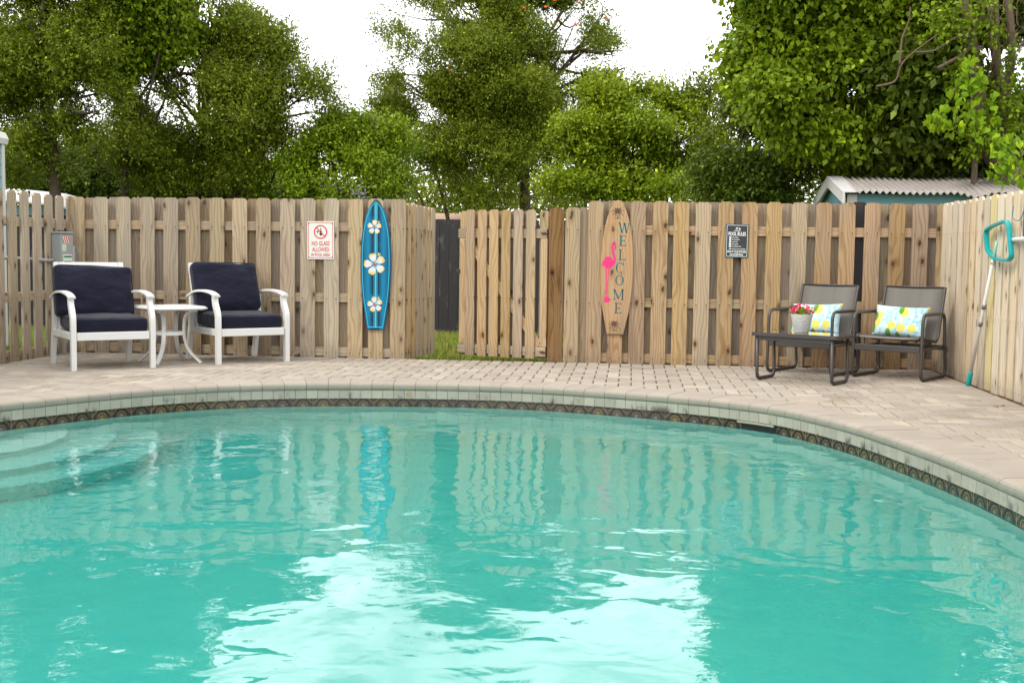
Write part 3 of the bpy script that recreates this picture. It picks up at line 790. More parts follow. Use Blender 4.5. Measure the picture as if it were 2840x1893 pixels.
MB().tube(rg, .016, prof=[(-.35, -1), (.35, -1), (.35, 1), (-.35, 1)], closed=True, smooth=False).build('stretcher', M['white_metal'], st)

# ------------------------------------------------------------------ dark sling chairs, coffee table
def sling_mat():
    t = MT('grey sling mesh'); o = t.obj(); x, y, z = t.xyz(o)
    a = t.math('SINE', t.math('MULTIPLY', x, 1500)); n = t.noise(t.vmath('MULTIPLY', o, (1, .05, .05)), 12, 3)
    c = t.mix(n, (.115, .105, .095), (.165, .152, .138)); t.set(Base_Color=c, Roughness=.7, Specular_IOR_Level=.3); t.bump(a, .12, .002); return t.m
M['sling'] = sling_mat()
def sling_chair(label, loc, rz):
    t = thing('sling_chair', label, 'chair', loc, rz, 'dark metal sling chairs'); dm = M['dark_metal']; W2 = .292
    for s in (-1, 1):
        lp = rounded_path([(s*W2, -.275, .015), (s*W2, -.255, .548), (s*W2, .245, .548), (s*W2, .315, .015)], .07, 6)
        MB().tube(lp, .0145, 8, closed=True).build('leg_frame', dm, t)
        MB().tube([(s*W2, -.262, .262), (s*W2, .283, .262)], .009, 8).build('stretcher', dm, t)
        for y in (-.2, .24): MB().lathe([(.011, 0), (.011, .012)], 8, (s*W2, y, 0)).build('foot', dm, t)
    MB().box(-W2+.013, W2-.013, -.276, -.254, .235, .288, .004).build('seat_rail', dm, t)
    MB().box(-W2+.013, W2-.013, .262, .284, .235, .275, .004).build('seat_rail', dm, t)
    path = smooth_curve([(0, -.262, .345), (0, -.235, .362), (0, -.08, .343), (0, .10, .315), (0, .165, .318), (0, .205, .36), (0, .25, .50), (0, .335, .762)], 5)
    sv_ = []; sf_ = []
    for q in path:
        for x in (-.255, -.128, 0, .128, .255): sv_.append((x, q.y+.006*(1-(x/.257)**2), q.z-.006*(1-(x/.257)**2)))
    for i in range(len(path)-1):
        for j in range(4): sf_.append((i*5+j, i*5+j+1, (i+1)*5+j+1, (i+1)*5+j))
    so = MB().add(sv_, sf_, True).build('sling', M['sling'], t)
    md = so.modifiers.new('thickness', 'SOLIDIFY'); md.thickness = .004
    for s in (-1, 1): MB().tube([(s*.26, q.y, q.z) for q in path], .0125, 8).build('sling_tube', dm, t)
    MB().tube([(-.257, path[-1].y, path[-1].z), (.257, path[-1].y, path[-1].z)], .008, 6).build('crossbar', dm, t)
    for s in (-1, 1):
        for y, z in ((-.2, .345), (.12, .30)): MB().tube([(s*.22, y, .27), (s*.22, y, z)], .006, 6).build('bracket', dm, t)
    return t
CH3, CH4 = (1.585, 10.735, 0), (2.265, 10.475, 0)
sling_chair('dark sling chair behind the glass table and flower pot', CH3, R(-33))
sling_chair('dark sling chair in the corner by the side fence', CH4, R(-33))
def lemon_mat():
    t = MT('lemon print fabric'); o = t.obj(); x, y, z = t.xyz(o); p = t.vec(x, 0, z)
    wash = t.noise(p, 11, 4, .6, 1.6); c = t.ramp(wash, (.28, (.13, .36, .48)), (.42, (.27, .51, .60)), (.50, (.56, .63, .63)), (.58, (.33, .55, .62)), (.72, (.13, .37, .50)))
    wob = t.vmath('ADD', t.vmath('MULTIPLY', p, (1, 1, 1.15)), t.vmath('SCALE', t.noise(p, 12, 2, color=True), (0, 0, 0)))
    wob.node.inputs[1].default_value = (0, 0, 0)
    d = t.voro(p, 10, rand=.7); y_ = t.step(t.math('ADD', d, t.math('MULTIPLY', t.math('SUBTRACT', t.noise(p, 22, 2), .5), .16)), .40, .36); cy = t.mix(t.noise(p, 40, 3), (.62, .47, .06), (.66, .58, .17))
    c = t.mix(y_, c, cy)
    d2 = t.voro(t.vmath('ADD', t.vmath('MULTIPLY', p, (1.0, 1, .55)), (.028, 0, .012)), 10, rand=.7); c = t.mix(t.math('MULTIPLY', t.step(d2, .20, .17), t.math('SUBTRACT', 1, t.step(d, .20, .24))) if False else t.step(d2, .25, .21), c, (.10, .25, .03))
    t.set(Base_Color=c, Roughness=.85, Specular_IOR_Level=.2, Sheen_Weight=.2); return t.m
M['lemon'] = lemon_mat()
def pillow(label, parent_loc, rz, dx, seed, tilt):
    n = 26; vs = []; fs = []
    w, h, th = .47, .285, .065
    for side in (-1, 1):
        b = len(vs)
        for i in range(n+1):
            for j in range(n+1):
                u, v = -1+2*i/n, -1+2*j/n
                pinch = 1-.07*(1-u*u)*(abs(v)**3)
                pz = 1-.10*(1-u*u)*(abs(v)**2)*1.0; px_ = 1-.06*(1-v*v)*(abs(u)**2)
                g_ = max(0, (1-u**4)*(1-v**4))**.5
                wr = .006*mnoise.noise(Vector((u*3+seed, v*3, side*2)))*g_
                vs.append((u*w/2*px_, side*(th*g_+wr), v*h/2*pz))
        for i in range(n):
            for j in range(n):
                a = b+i*(n+1)+j; q = (a, a+n+1, a+n+2, a+1); fs.append(q if side < 0 else q[::-1])
    m = Matrix.Translation(parent_loc) @ Matrix.Rotation(rz, 4, 'Z')
    p = m @ Vector((dx, .10, .345+.122))
    o = MB().add(vs, fs, True).build('throw_pillow', M['lemon'], None, p, (R(-20), R(tilt), rz))
    bm = bmesh.new(); bm.from_mesh(o.data); bmesh.ops.remove_doubles(bm, verts=bm.verts, dist=.0008); bm.to_mesh(o.data); bm.free()
    for q in o.data.polygons: q.use_smooth = True
    tag(o, label, 'pillow', 'lemon print pillows on the sling chairs'); return o
pillow('lemon print pillow partly hidden behind the flower pot', CH3, R(-33), -.02, 1, -2)
pillow('lemon print pillow on the chair nearest the side fence', CH4, R(-33), -.03, 5, 1.5)
ct = thing('coffee_table', 'dark metal coffee table with a glass top in front of the sling chairs', 'table', (1.395, 9.965, 0), R(-31))
for s in (-1, 1):
    MB().tube(rounded_path([(s*.318, -.175, .375), (s*.318, -.165, .015), (s*.318, .165, .015), (s*.318, .145, .375)], .055, 6, closed=False), .0145, 8).build('leg_frame', M['dark_metal'], ct)
    for y in (-.11, .11): MB().lathe([(.011, 0), (.011, .006)], 8, (s*.318, y, 0)).build('foot', M['dark_metal'], ct)
MB().tube(rounded_path([(-.365, -.19, .378), (.365, -.19, .378), (.365, .19, .378), (-.365, .19, .378)], .05, 6), .013, prof=[(-1, -1), (1, -1), (1, 1), (-1, 1)], closed=True, smooth=False).build('table_frame', M['dark_metal'], ct)
MB().box(-.325, .325, -.182, -.165, .33, .365, .003).build('apron', M['dark_metal'], ct)
tg = MT('tinted table glass'); tg.set(Base_Color=(.05, .047, .042), Roughness=.03, Specular_IOR_Level=.8, Coat_Weight=1.0, Coat_Roughness=.02)
gl = MB(); gp2 = rounded_path([(-.36, -.185, 0), (.36, -.185, 0), (.36, .185, 0), (-.36, .185, 0)], .05, 6); n4 = len(gp2)
gl.v = [(q.x, q.y, .388) for q in gp2]+[(q.x, q.y, .3935) for q in gp2]; gl.f = [list(range(n4))[::-1], [n4+k for k in range(n4)]]+[[k, (k+1) % n4, n4+(k+1) % n4, n4+k] for k in range(n4)]; gl.sm = [False]*(n4+2)
gl.build('glass_top', tg.m, ct)
# flower pot
fp = thing('flower_pot', 'white textured flower pot with red flowers on the glass table', 'flower pot', (1.385, 10.0, .394))
pt = MT('white ceramic with honeycomb relief'); po = pt.obj(); x, y, z = pt.xyz(po)
an = pt.math('MULTIPLY', pt.math('ARCTAN2', y, x), .085)
pv = pt.voro(pt.vec(an, 0, z), 85, 'DISTANCE_TO_EDGE', 'Distance', .1); pt.set(Base_Color=(.70, .69, .66), Roughness=.45); pt.bump(pt.step(pv, 0, .25), .9, .005)
MB().lathe([(.0, .0), (.054, .0), (.058, .004), (.088, .143), (.090, .148), (.084, .148), (.078, .12), (0, .12)], 40).build('pot', pt.m, fp)
nl = 420; cc = rng.normal(0, .036, (nl, 3)); cc[:, 2] = .15+np.abs(rng.normal(0, .018, nl))
dd = rng.normal(0, 1, (nl, 3)); dd[:, 2] = np.abs(dd[:, 2])+.2; dd /= np.linalg.norm(dd, axis=1)[:, None]; si = np.cross(dd, rng.normal(0, 1, (nl, 3))); si /= np.linalg.norm(si, axis=1)[:, None]
vv = np.stack([cc, cc+dd*.012+si*.006, cc+dd*.026, cc+dd*.012-si*.006], 1).reshape(-1, 3)
link(bpy.data.objects.new('foliage', np_mesh('foliage', vv, np.arange(4*nl).reshape(-1, 4), M['leaf_green'])), fp)
fl = MB()
for k in range(5):
    a = 2*math.pi*k/5; b0 = Vector((math.cos(a), math.sin(a), 0)); s0 = Vector((-b0.y, b0.x, 0))
    fl.add([(0, 0, 0), b0*.008+s0*.006+Vector((0, 0, .003)), b0*.0165+Vector((0, 0, .001)), b0*.008-s0*.006+Vector((0, 0, .003))], [(0, 1, 2, 3)])
fmt = MT('red petals'); fmt.set(Base_Color=fmt.mix(fmt.rnd(), (.55, .012, .05), (.85, .10, .22)), Roughness=.5)
flm = fl.mesh('flower', fmt.m)
rq = random.Random(4)
for k in range(64):
    a = rq.uniform(0, 6.28); r_ = .098*rq.random()**.5
    if rq.random() < .35: a = math.pi+rq.uniform(-.6, .6); r_ = rq.uniform(.05, .1)
    inst('flower', flm, fp, (r_*math.cos(a), r_*math.sin(a), .165+.045*(1-(r_/.1)**2)+rq.uniform(-.012, .022)), (rq.uniform(-1, 1)+.5, rq.uniform(-1, 1), rq.uniform(0, 6)))

# ------------------------------------------------------------------ lettering
_tc = {}
def text_geo(body, size, depth=.0012, bold=False):
    cu = bpy.data.curves.new('t', 'FONT'); cu.body = body; cu.size = size; cu.align_x = 'CENTER'; cu.extrude = depth/2; cu.resolution_u = 3
    if bold: cu.offset = size*.018
    o = bpy.data.objects.new('t', cu); COL.objects.link(o); bpy.context.view_layer.update()
    me = bpy.data.meshes.new_from_object(o.evaluated_get(bpy.context.evaluated_depsgraph_get()))
    vs = [v.co.copy() for v in me.vertices]; fs = [list(p.vertices) for p in me.polygons]
    bpy.data.objects.remove(o); bpy.data.curves.remove(cu); bpy.data.meshes.remove(me)
    return vs, fs
def lettering(mb, body, cx, cz, h, w, y, bold=True):   # letters in the x,z plane facing -y, fitted to width w and height h
    vs, fs = text_geo(body, 1.0, .0, bold)
    x0, x1 = min(v.x for v in vs), max(v.x for v in vs); z0, z1 = min(v.y for v in vs), max(v.y for v in vs)
    mb.add([(cx+((v.x-x0)/(x1-x0)-.5)*w, y, cz+((v.y-z0)/(z1-z0)-.5)*h) for v in vs], fs)
def ring(mb, cx, cz, r0, r1, y, n=32):
    b = len(mb.v); 
    for k in range(n):
        a = 2*math.pi*k/n
        mb.v += [(cx+r0*math.cos(a), y, cz+r0*math.sin(a)), (cx+r1*math.cos(a), y, cz+r1*math.sin(a))]
    for k in range(n): j = (k+1) % n; mb.f.append([b+2*k, b+2*j, b+2*j+1, b+2*k+1]); mb.sm.append(False)
def flat(mb, pts, y): mb.add([(p[0], y, p[1]) for p in pts], [list(range(len(pts)))])
def rrect(w, h, r, n=5): return [(q.x, q.z) for q in rounded_path([(-w/2, 0, -h/2), (w/2, 0, -h/2), (w/2, 0, h/2), (-w/2, 0, h/2)], r, n)]
def frame_strip(mb, outer, inner, y):
    b = len(mb.v); n = len(outer)
    for a, c in zip(outer, inner): mb.v += [(a[0], y, a[1]), (c[0], y, c[1])]
    for k in range(n): j = (k+1) % n; mb.f.append([b+2*k, b+2*j, b+2*j+1, b+2*k+1]); mb.sm.append(False)
red = plain('red sign ink', (.52, .022, .03), .5); blk = plain('black sign ink', (.018, .017, .018), .5); wht = plain('white sign ink', (.75, .77, .76), .5, var=.02)
s1 = thing('warning_sign', 'white and red NO GLASS ALLOWED sign on the left fence', 'sign', ((-3.064-2.806)/2, FY-.006, 1.108), R(0)); s1.rotation_euler = (0, R(-.3), 0)
MB().prism(rrect(.258, .358, .014), -.0025, .0025).build('sign_panel', plain('white sign panel', (.58, .585, .545), .4, var=.02), s1)
b = MB(); frame_strip(b, rrect(.238, .335, .003, 1), rrect(.228, .325, .003, 1), -.0032); b.build('border', red, s1)
b = MB(); ring(b, 0, .078, .054, .0655, -.0034); m = Matrix.Translation((0, 0, .078)) @ Matrix.Rotation(R(45), 4, 'Y')
b.add([m @ Vector(q) for q in ((-.057, -.0036, -.005), (.057, -.0036, -.005), (.057, -.0036, .005), (-.057, -.0036, .005))], [(0, 1, 2, 3)]); b.build('prohibition_symbol', red, s1)
b = MB(); flat(b, [(-.010, .045), (.014, .045), (.014, .08), (.006, .094), (.005, .118), (-.001, .118), (-.002, .094), (-.010, .08)], -.003)
flat(b, [(-.041, .088), (-.017, .088), (-.020, .077), (-.026, .073), (-.032, .073), (-.038, .077)], -.003); flat(b, [(-.030, .072), (-.028, .072), (-.028, .055), (-.022, .052), (-.036, .052), (-.030, .055)], -.003); b.build('bottle_and_glass', blk, s1)
b = MB(); lettering(b, 'NO GLASS', 0, -.030, .042, .172, -.0034); lettering(b, 'ALLOWED', 0, -.087, .040, .165, -.0034); lettering(b, 'IN POOL AREA', 0, -.137, .030, .182, -.0034); b.build('lettering', red, s1)
b = MB()
for q in ((-.114, .158), (.114, .158), (-.114, -.158), (.114, -.158)): b.lathe([(0, .004), (.005, .003), (.006, 0)], 8, (0, 0, 0)); b.v[-24:] = [(q[0]+v[0], -.0025-v[2], q[1]+v[1]) for v in b.v[-24:]]
b.build('screws', M['bolt'], s1)
s2 = thing('pool_rules_sign', 'black POOL RULES sign with white border on the right fence', 'sign', ((.853+1.057)/2, FY-.006, 1.147)); s2.rotation_euler = (0, R(.6), 0)
MB().prism(rrect(.206, .304, .012), -.0025, .0025).build('sign_panel', plain('black sign panel', (.020, .019, .021), .35), s2)
b = MB(); frame_strip(b, rrect(.190, .288, .010), rrect(.182, .280, .008), -.0032); b.build('border', plain('pale blue line', (.50, .66, .70), .5), s2)
b = MB(); lettering(b, 'POOL RULES', 0, .064, .034, .156, -.0033)
lettering(b, 'SWIMMING', 0, .092, .009, .058, -.0033)
for k, (s, w) in enumerate((('NO DIVING', .056), ('NO RUNNING', .069), ('NO FOOD', .050), ('NO GLASS', .055), ('NO ROUGH PLAY', .085), ('WATCH YOUR CHILDREN', .122))):
    z = .032-.0205*k-(.001 if k < 5 else .004); lettering(b, s, -.045+w/2, z, .0095, w, -.0033)
    if k < 5: ring(b, -.062, z, .006, .0105, -.0033, 16); flat(b, [(-.068, z+.004), (-.066, z+.006), (-.056, z-.004), (-.058, z-.006)], -.0035)
flat(b, [(-.076, -.078), (-.05, -.078), (-.05, -.072), (-.058, -.070), (-.066, -.074)], -.0033)
lettering(b, 'SWIM AT YOUR OWN RISK', 0, -.098, .021, .172, -.0033); lettering(b, 'NO EXCEPTIONS', 0, -.126, .020, .118, -.0033)
flat(b, [(-.022, .102), (-.012, .108), (.006, .106), (-.004, .118), (.010, .124), (.007, .126), (-.010, .119), (-.012, .112)], -.0033); ring(b, .020, .110, 0, .0075, -.0033, 14); b.build('lettering', wht, s2)

# ------------------------------------------------------------------ blue surfboard
def half_outline(pts, n=6): return smooth_curve([(p[0], 0, p[1]) for p in pts], n)
def board(outline_pts, t, m, name, parent, y0):
    b = MB(); n = len(outline_pts); cx = sum(p[0] for p in outline_pts)/n; cz = sum(p[1] for p in outline_pts)/n
    layers = ((0, 1.0, 0.0), (-t*.6, 1.0, 0), (-t*.9, .985, 0), (-t, .955, 0))
    for (y, s, _) in layers: b.v += [(p[0]*(s if s == 1 else 1-(1-s)*1.0), y0+y, cz+(p[1]-cz)*(1-(1-s)*.22)) for p in outline_pts]
    for r_ in range(3):
        for k in range(n): j = (k+1) % n; b.f.append([r_*n+k, r_*n+j, (r_+1)*n+j, (r_+1)*n+k]); b.sm.append(False)
    b.f += [list(range(n)), [3*n+k for k in range(n)][::-1]]; b.sm += [False]*2
    me = b.mesh(name, m); bm = bmesh.new(); bm.from_mesh(me); bmesh.ops.recalc_face_normals(bm, faces=bm.faces); bm.to_mesh(me); bm.free()
    return inst(name, me, parent)
sf_t = thing('surfboard', 'blue decorative surfboard with three hibiscus flowers hung on the fence', 'surfboard', (-2.401, FY-.004, .272))
right = [(q.x, q.z) for q in half_outline([(.0775, 0), (.098, .12), (.128, .30), (.143, .50), (.1465, .62), (.142, .78), (.128, .93), (.100, 1.06), (.065, 1.145), (.03, 1.20), (.0, 1.228)])]
full = right+[(-x, z) for x, z in right[:-1]][::-1]
def surf_mat():
    t = MT('airbrushed blue board'); x, y, z = t.xyz(t.obj()); ax = t.math('ABSOLUTE', x)
    n = t.noise(t.vec(t.math('MULTIPLY', x, .5), 0, z), 5, 2)
    d = t.math('MULTIPLY', t.step(ax, .075, .022), t.step(n, .3, .5)); e_ = t.step(ax, .07, .125)
    c = t.mix(d, (.0, .165, .31), (.002, .018, .05)); c = t.mix(t.math('MULTIPLY', e_, .85), c, (.003, .055, .12))
    t.set(Base_Color=c, Roughness=.4, Specular_IOR_Level=.25); return t.m
board(full, .022, surf_mat(), 'board', sf_t, 0)
cy_m = plain('light cyan line', (.025, .42, .58), .4)
b = MB(); sc1 = lambda s, q: [(x*s, .614+(z-.614)*q) for x, z in full]
frame_strip(b, sc1(.905, .968), sc1(.865, .955), -.0228); b.build('stripe', cy_m, sf_t)
for x0, x1 in ((-.0165, -.0125), (-.006, .008), (.0135, .0175)):
    MB().add([(x0, -.0226, .018), (x1, -.0226, .018), (x1, -.0226, 1.19), (x0, -.0226, 1.19)], [(0, 1, 2, 3)]).build('stripe', cy_m, sf_t)
def petal_mat():
    t = MT('hibiscus paint'); x, y, z = t.xyz(t.obj()); r = t.math('SQRT', t.math('ADD', t.math('MULTIPLY', x, x), t.math('MULTIPLY', z, z)))
    n = t.noise(t.obj(), 2.2, 2); e_ = t.math('ADD', r, t.math('MULTIPLY', t.math('SUBTRACT', n, .5), .7))
    c = t.mix(t.step(e_, .68, .92), (.55, .57, .56), (.62, .42, .10)); c = t.mix(t.step(r, .42, .18), c, (.12, .30, .45))
    t.set(Base_Color=c, Roughness=.5); return t.m
pmt = petal_mat()
pb = MB()
for k in range(5):
    a0 = R(100+72*k); pts = []
    for u, w in ((.10, .05), (.35, .20), (.62, .33), (.82, .33), (.95, .22), (1.0, .05), (.96, -.08), (.97, -.22), (.82, -.33), (.62, -.33), (.35, -.20), (.10, -.05)):
        pts.append((u*math.cos(a0)-w*math.sin(a0), u*math.sin(a0)+w*math.cos(a0)))
    flat(pb, pts, -.0004*k-.001)
pme = pb.mesh('flower', pmt)
cen = MB(); ring(cen, 0, 0, 0, .12, -.006, 12); cme = cen.mesh('flower_centre', red)
stm = MB(); flat(stm, [(.05, .05), (.10, .02), (.50, .62), (.46, .66)], -.007)
for q in ((.5, .75), (.6, .85), (.42, .82), (.56, .64), (.48, .93)): ring(stm, q[0]-.02, q[1], 0, .055, -.0075, 8)
sme = stm.mesh('stamen', plain('pale yellow paint', (.72, .66, .28), .5))
for (cx, cz, s, rz_) in ((-.012, .965, .068, .2), (-.008, .618, .105, -.1), (-.004, .238, .074, 0)):
    f_ = inst('flower', pme, sf_t, (cx, -.0232, cz), (0, rz_, 0), (s, 1, s)); inst('flower_centre', cme, f_); inst('stamen', sme, f_)

# ------------------------------------------------------------------ wooden WELCOME board
wb = thing('welcome_board', 'wooden surfboard shaped WELCOME board with pink flamingo on the fence', 'sign', (-.141, FY-.004, .270)); wb.rotation_euler = (0, R(.4), 0)
right = [(q.x, q.z) for q in half_outline([(.076, 0), (.098, .10), (.128, .26), (.146, .45), (.150, .62), (.143, .80), (.124, .96), (.094, 1.09), (.058, 1.18), (.025, 1.225), (.0, 1.236)])]
wfull = right+[(-x, z) for x, z in right[:-1]][::-1]
M['wood_sign'] = wood('orange varnished pine', (.44, .295, .19), (.375, .24, .145), (.27, .15, .08), stain=.3, knots=.5, val=(.98, 1.0), rough=.5)
board(wfull, .018, M['wood_sign'], 'board', wb, 0)
def serif(mb, ch, cx, cz, h, y, dx=0, dz=0):
    w = h*.36; T = h*.115; t_ = h*.045; sf = h*.10
    def bar(x0, z0, x1, z1, th):
        d = Vector((x1-x0, z1-z0)); n = Vector((-d.y, d.x)).normalized()*th/2
        flat(mb, [(cx+dx+x0*1+n.x, cz+dz+z0+n.y), (cx+dx+x1+n.x, cz+dz+z1+n.y), (cx+dx+x1-n.x, cz+dz+z1-n.y), (cx+dx+x0-n.x, cz+dz+z0-n.y)], y)
    H = h/2
    if ch == 'E':
        bar(-w*.55, -H, -w*.55, H, T); bar(-w*.9, H-t_/2, w*.8, H-t_/2, t_); bar(-w*.9, -H+t_/2, w*.85, -H+t_/2, t_); bar(-w*.55, 0, w*.45, 0, t_)
        bar(w*.78, H, w*.78, H-sf*1.6, t_); bar(w*.83, -H, w*.83, -H+sf*1.8, t_); bar(w*.45, -sf*.7, w*.45, sf*.7, t_)
    if ch == 'L':
        bar(-w*.55, -H, -w*.55, H, T); bar(-w*.95, H-t_/2, -w*.15, H-t_/2, t_); bar(-w*.95, -H+t_/2, w*.85, -H+t_/2, t_); bar(w*.83, -H, w*.83, -H+sf*2, t_)
    if ch in 'CO':
        n = 30; a_, b_ = (0, 360) if ch == 'O' else (45, 315)
        for k in range(n):
            q0, q1 = R(a_+(b_-a_)*k/n), R(a_+(b_-a_)*(k+1)/n); pts = []
            for q, rr in ((q0, 0), (q1, 0), (q1, 1), (q0, 1)):
                th = (t_+(T-t_)*abs(math.cos(q))**1.5); ex = h*.40-(th if rr else 0); ez = H-(t_ if rr else 0)
                pts.append((cx+dx+ex*math.cos(q), cz+dz+ez*math.sin(q)))
            flat(mb, pts, y)
        if ch == 'C': bar(h*.30, H*.98, h*.30, H*.45, t_)
    if ch == 'W':
        ww = h*.56
        bar(-ww*.85, H, -ww*.38, -H, T); bar(-ww*.38, -H, 0, H*.8, t_); bar(0, H, ww*.42, -H, T); bar(ww*.42, -H, ww*.86, H, t_)
        for x in (-ww*.85, ww*.86): bar(x-sf*1.3, H-t_/2, x+sf*1.3, H-t_/2, t_)
        bar(-sf, H-t_/2, sf, H-t_/2, t_)
    if ch == 'M':
        ww = h*.5
        bar(-ww*.8, -H, -ww*.8, H, t_); bar(-ww*.8, H, 0, -H*.8, T); bar(0, -H*.8, ww*.8, H, t_); bar(ww*.8, -H, ww*.8, H, T)
        for x in (-ww*.8, ww*.8): bar(x-sf*1.2, -H+t_/2, x+sf*1.2, -H+t_/2, t_)
        bar(-ww*1.05, H-t_/2, -ww*.7, H-t_/2, t_); bar(ww*.7, H-t_/2, ww*1.05, H-t_/2, t_)
cyan_p = plain('turquoise drop shade', (.02, .36, .42), .5); dkp = plain('dark grey paint', (.035, .03, .03), .5)
LET = [('W', .060, .983), ('E', .050, .868), ('L', .048, .737), ('C', .030, .618), ('O', .028, .503), ('M', .022, .370), ('E', .022, .244)]
for k, (ch, x, z) in enumerate(LET):
    b = MB(); serif(b, ch, x, z, .094 if ch != 'W' else .092, -.0186, -.004, .003); b.build('letter_shade', cyan_p, wb)
    b = MB(); serif(b, ch, x, z, .094 if ch != 'W' else .092, -.0193); b.build('letter', dkp, wb)
pink = plain('hot pink paint', (.62, .014, .15), .45)
b = MB(); body = smooth_curve([(-.147, 0, .622), (-.13, 0, .672), (-.10, 0, .714), (-.06, 0, .716), (-.035, 0, .690), (-.025, 0, .650), (-.045, 0, .622), (-.075, 0, .605), (-.105, 0, .618), (-.125, 0, .640)], 4, True)
flat(b, [(q.x, q.z) for q in body], -.0186)
neck = smooth_curve([(-.045, -.0195, .637), (-.022, -.0195, .665), (-.022, -.0195, .705), (-.040, -.0195, .765), (-.045, -.0195, .815), (-.033, -.0195, .850), (-.022, -.0195, .835), (-.018, -.0195, .800), (-.022, -.0195, .780)], 4)
for i in range(len(neck)-1):
    a, c = neck[i], neck[i+1]; d = (c-a).normalized(); nn = Vector((-d.z, 0, d.x)); w0 = .010-.004*abs(i/len(neck)-.35); w1 = w0 if i < len(neck)*.75 else w0*.7
    b.add([a+nn*w0, c+nn*w1, c-nn*w1, a-nn*w0], [(0, 1, 2, 3)])
flat(b, [(-.098, .61), (-.088, .61), (-.090, .36), (-.098, .33)], -.0187); flat(b, [(-.079, .61), (-.070, .61), (-.080, .36), (-.088, .35)], -.0188)
flat(b, [(-.112, .330), (-.085, .352), (-.060, .338), (-.045, .322), (-.062, .300), (-.095, .292), (-.110, .305)], -.0189)
b.build('flamingo', pink, wb)
def palm(cx, cz, s):
    b = MB(); flat(b, [(cx-.006*s, cz-.42*s), (cx+.07*s, cz-.42*s), (cx+.05*s, cz-.1*s), (cx+.04*s, cz+.1*s), (cx+.0*s, cz+.1*s), (cx+.01*s, cz-.1*s)], -.0188)
    flat(b, [(cx-.3*s, cz-.45*s), (cx+.35*s, cz-.45*s), (cx+.1*s, cz-.41*s), (cx-.1*s, cz-.41*s)], -.0189)
    for k, (a, l) in enumerate(((20, .50), (55, .5), (95, .45), (130, .5), (165, .5), (200, .42), (-20, .45), (-50, .3), (230, .3))):
        o = (cx+.02*s, cz+.08*s); p = []; q = []
        for i in range(6):
            u = i/5; x = o[0]+math.cos(R(a))*l*s*u; z = o[1]+math.sin(R(a))*l*s*u-.22*s*u*u; w = .075*s*(1-u)*(.4+u*1.6)
            nx, nz = -math.sin(R(a)), math.cos(R(a)); j = .6 if i % 2 else 1.15
            p.append((x+nx*w*j, z+nz*w*j)); q.append((x-nx*w*j, z-nz*w*j))
        for i in range(5): flat(b, [p[i], p[i+1], q[i+1], q[i]], -.0187-.00003*k)
    b.build('palm_silhouette', plain('brown burnt stencil', (.07, .035, .022), .6), wb)
palm(-.005, 1.130, .135); palm(-.012, .090, .125)

# ------------------------------------------------------------------ electrical box on the left fence
eb = thing('electrical_box', 'grey electrical box with warning stickers on the left fence', 'electrical box', (-5.36, 10.98, .95))
grey = plain('grey painted steel', (.27, .29, .28), .5, .4, .1, .08)
MB().box(-.04, .046, -.13, .13, -.22, .185, .004).build('box_body', grey, eb); MB().box(-.046, .053, -.137, .137, .188, .208, .004).build('lid', grey, eb)
MB().box(.0465, .049, -.12, .122, -.21, .175, .001).build('door', plain('grey door panel', (.31, .33, .31), .5), eb)
b = MB(); b.lathe([(0, 0), (.032, 0), (.030, .012), (0, .016)], 16); b.build('conduit_cap', M['bolt'], eb, (-.01, 0, .209))
def sticker(y0, y1, z0, z1, m, name, x=.0494): return MB().add([(x, y0, z0), (x, y1, z0), (x, y1, z1), (x, y0, z1)], [(0, 1, 2, 3)]).build(name, m, eb)
sticker(-.085, .10, -.205, -.005, plain('white label', (.68, .70, .64), .5), 'label_sticker')
gm = plain('green label ink', (.01, .19, .10), .5); sticker(-.072, .088, -.035, -.018, gm, 'label_band', .0498); sticker(-.072, .088, -.085, -.068, gm, 'label_band', .0498)
b = MB(); lettering(b, 'ALLPROSOLAR.COM', 0, 0, .022, .165, 0); o = b.build('lettering', blk, eb, (.0499, .007, -.122), (0, 0, R(90)))
sticker(-.105, -.02, .025, .09, plain('pale green label', (.52, .63, .50), .5), 'service_sticker')
sm_ = MT('red and white hazard stripes'); x, y, z = sm_.xyz(sm_.obj()); sw = sm_.math('SINE', sm_.math('MULTIPLY', sm_.math('ADD', y, sm_.math('MULTIPLY', z, .55)), 155)); sm_.set(Base_Color=sm_.mix(sm_.step(sw, -.1, .1), (.55, .02, .03), (.72, .66, .60)), Roughness=.5)
sticker(-.085, .045, .1, .163, sm_.m, 'hazard_sticker')
MB().box(-.035, .04, .15, .235, -.26, .08, .018).build('meter_box', M['steel'], eb)
MB().tube([(.03, -.05, -.222), (.03, -.05, -.94)], .021, 12).build('conduit', plain('grey white pipe', (.50, .49, .46), .5), eb)
MB().tube([(.06, -.02, -.222), (.06, -.02, -.94)], .008, 8).build('wire', grey, eb)
MB().tube(smooth_curve([(-.02, -.14, -.06), (.0, -.28, -.062), (-.06, -.36, -.055), (-.35, -.46, -.04)], 5), .017, 10).build('pipe', plain('grey pipe', (.24, .23, .22), .5), eb)

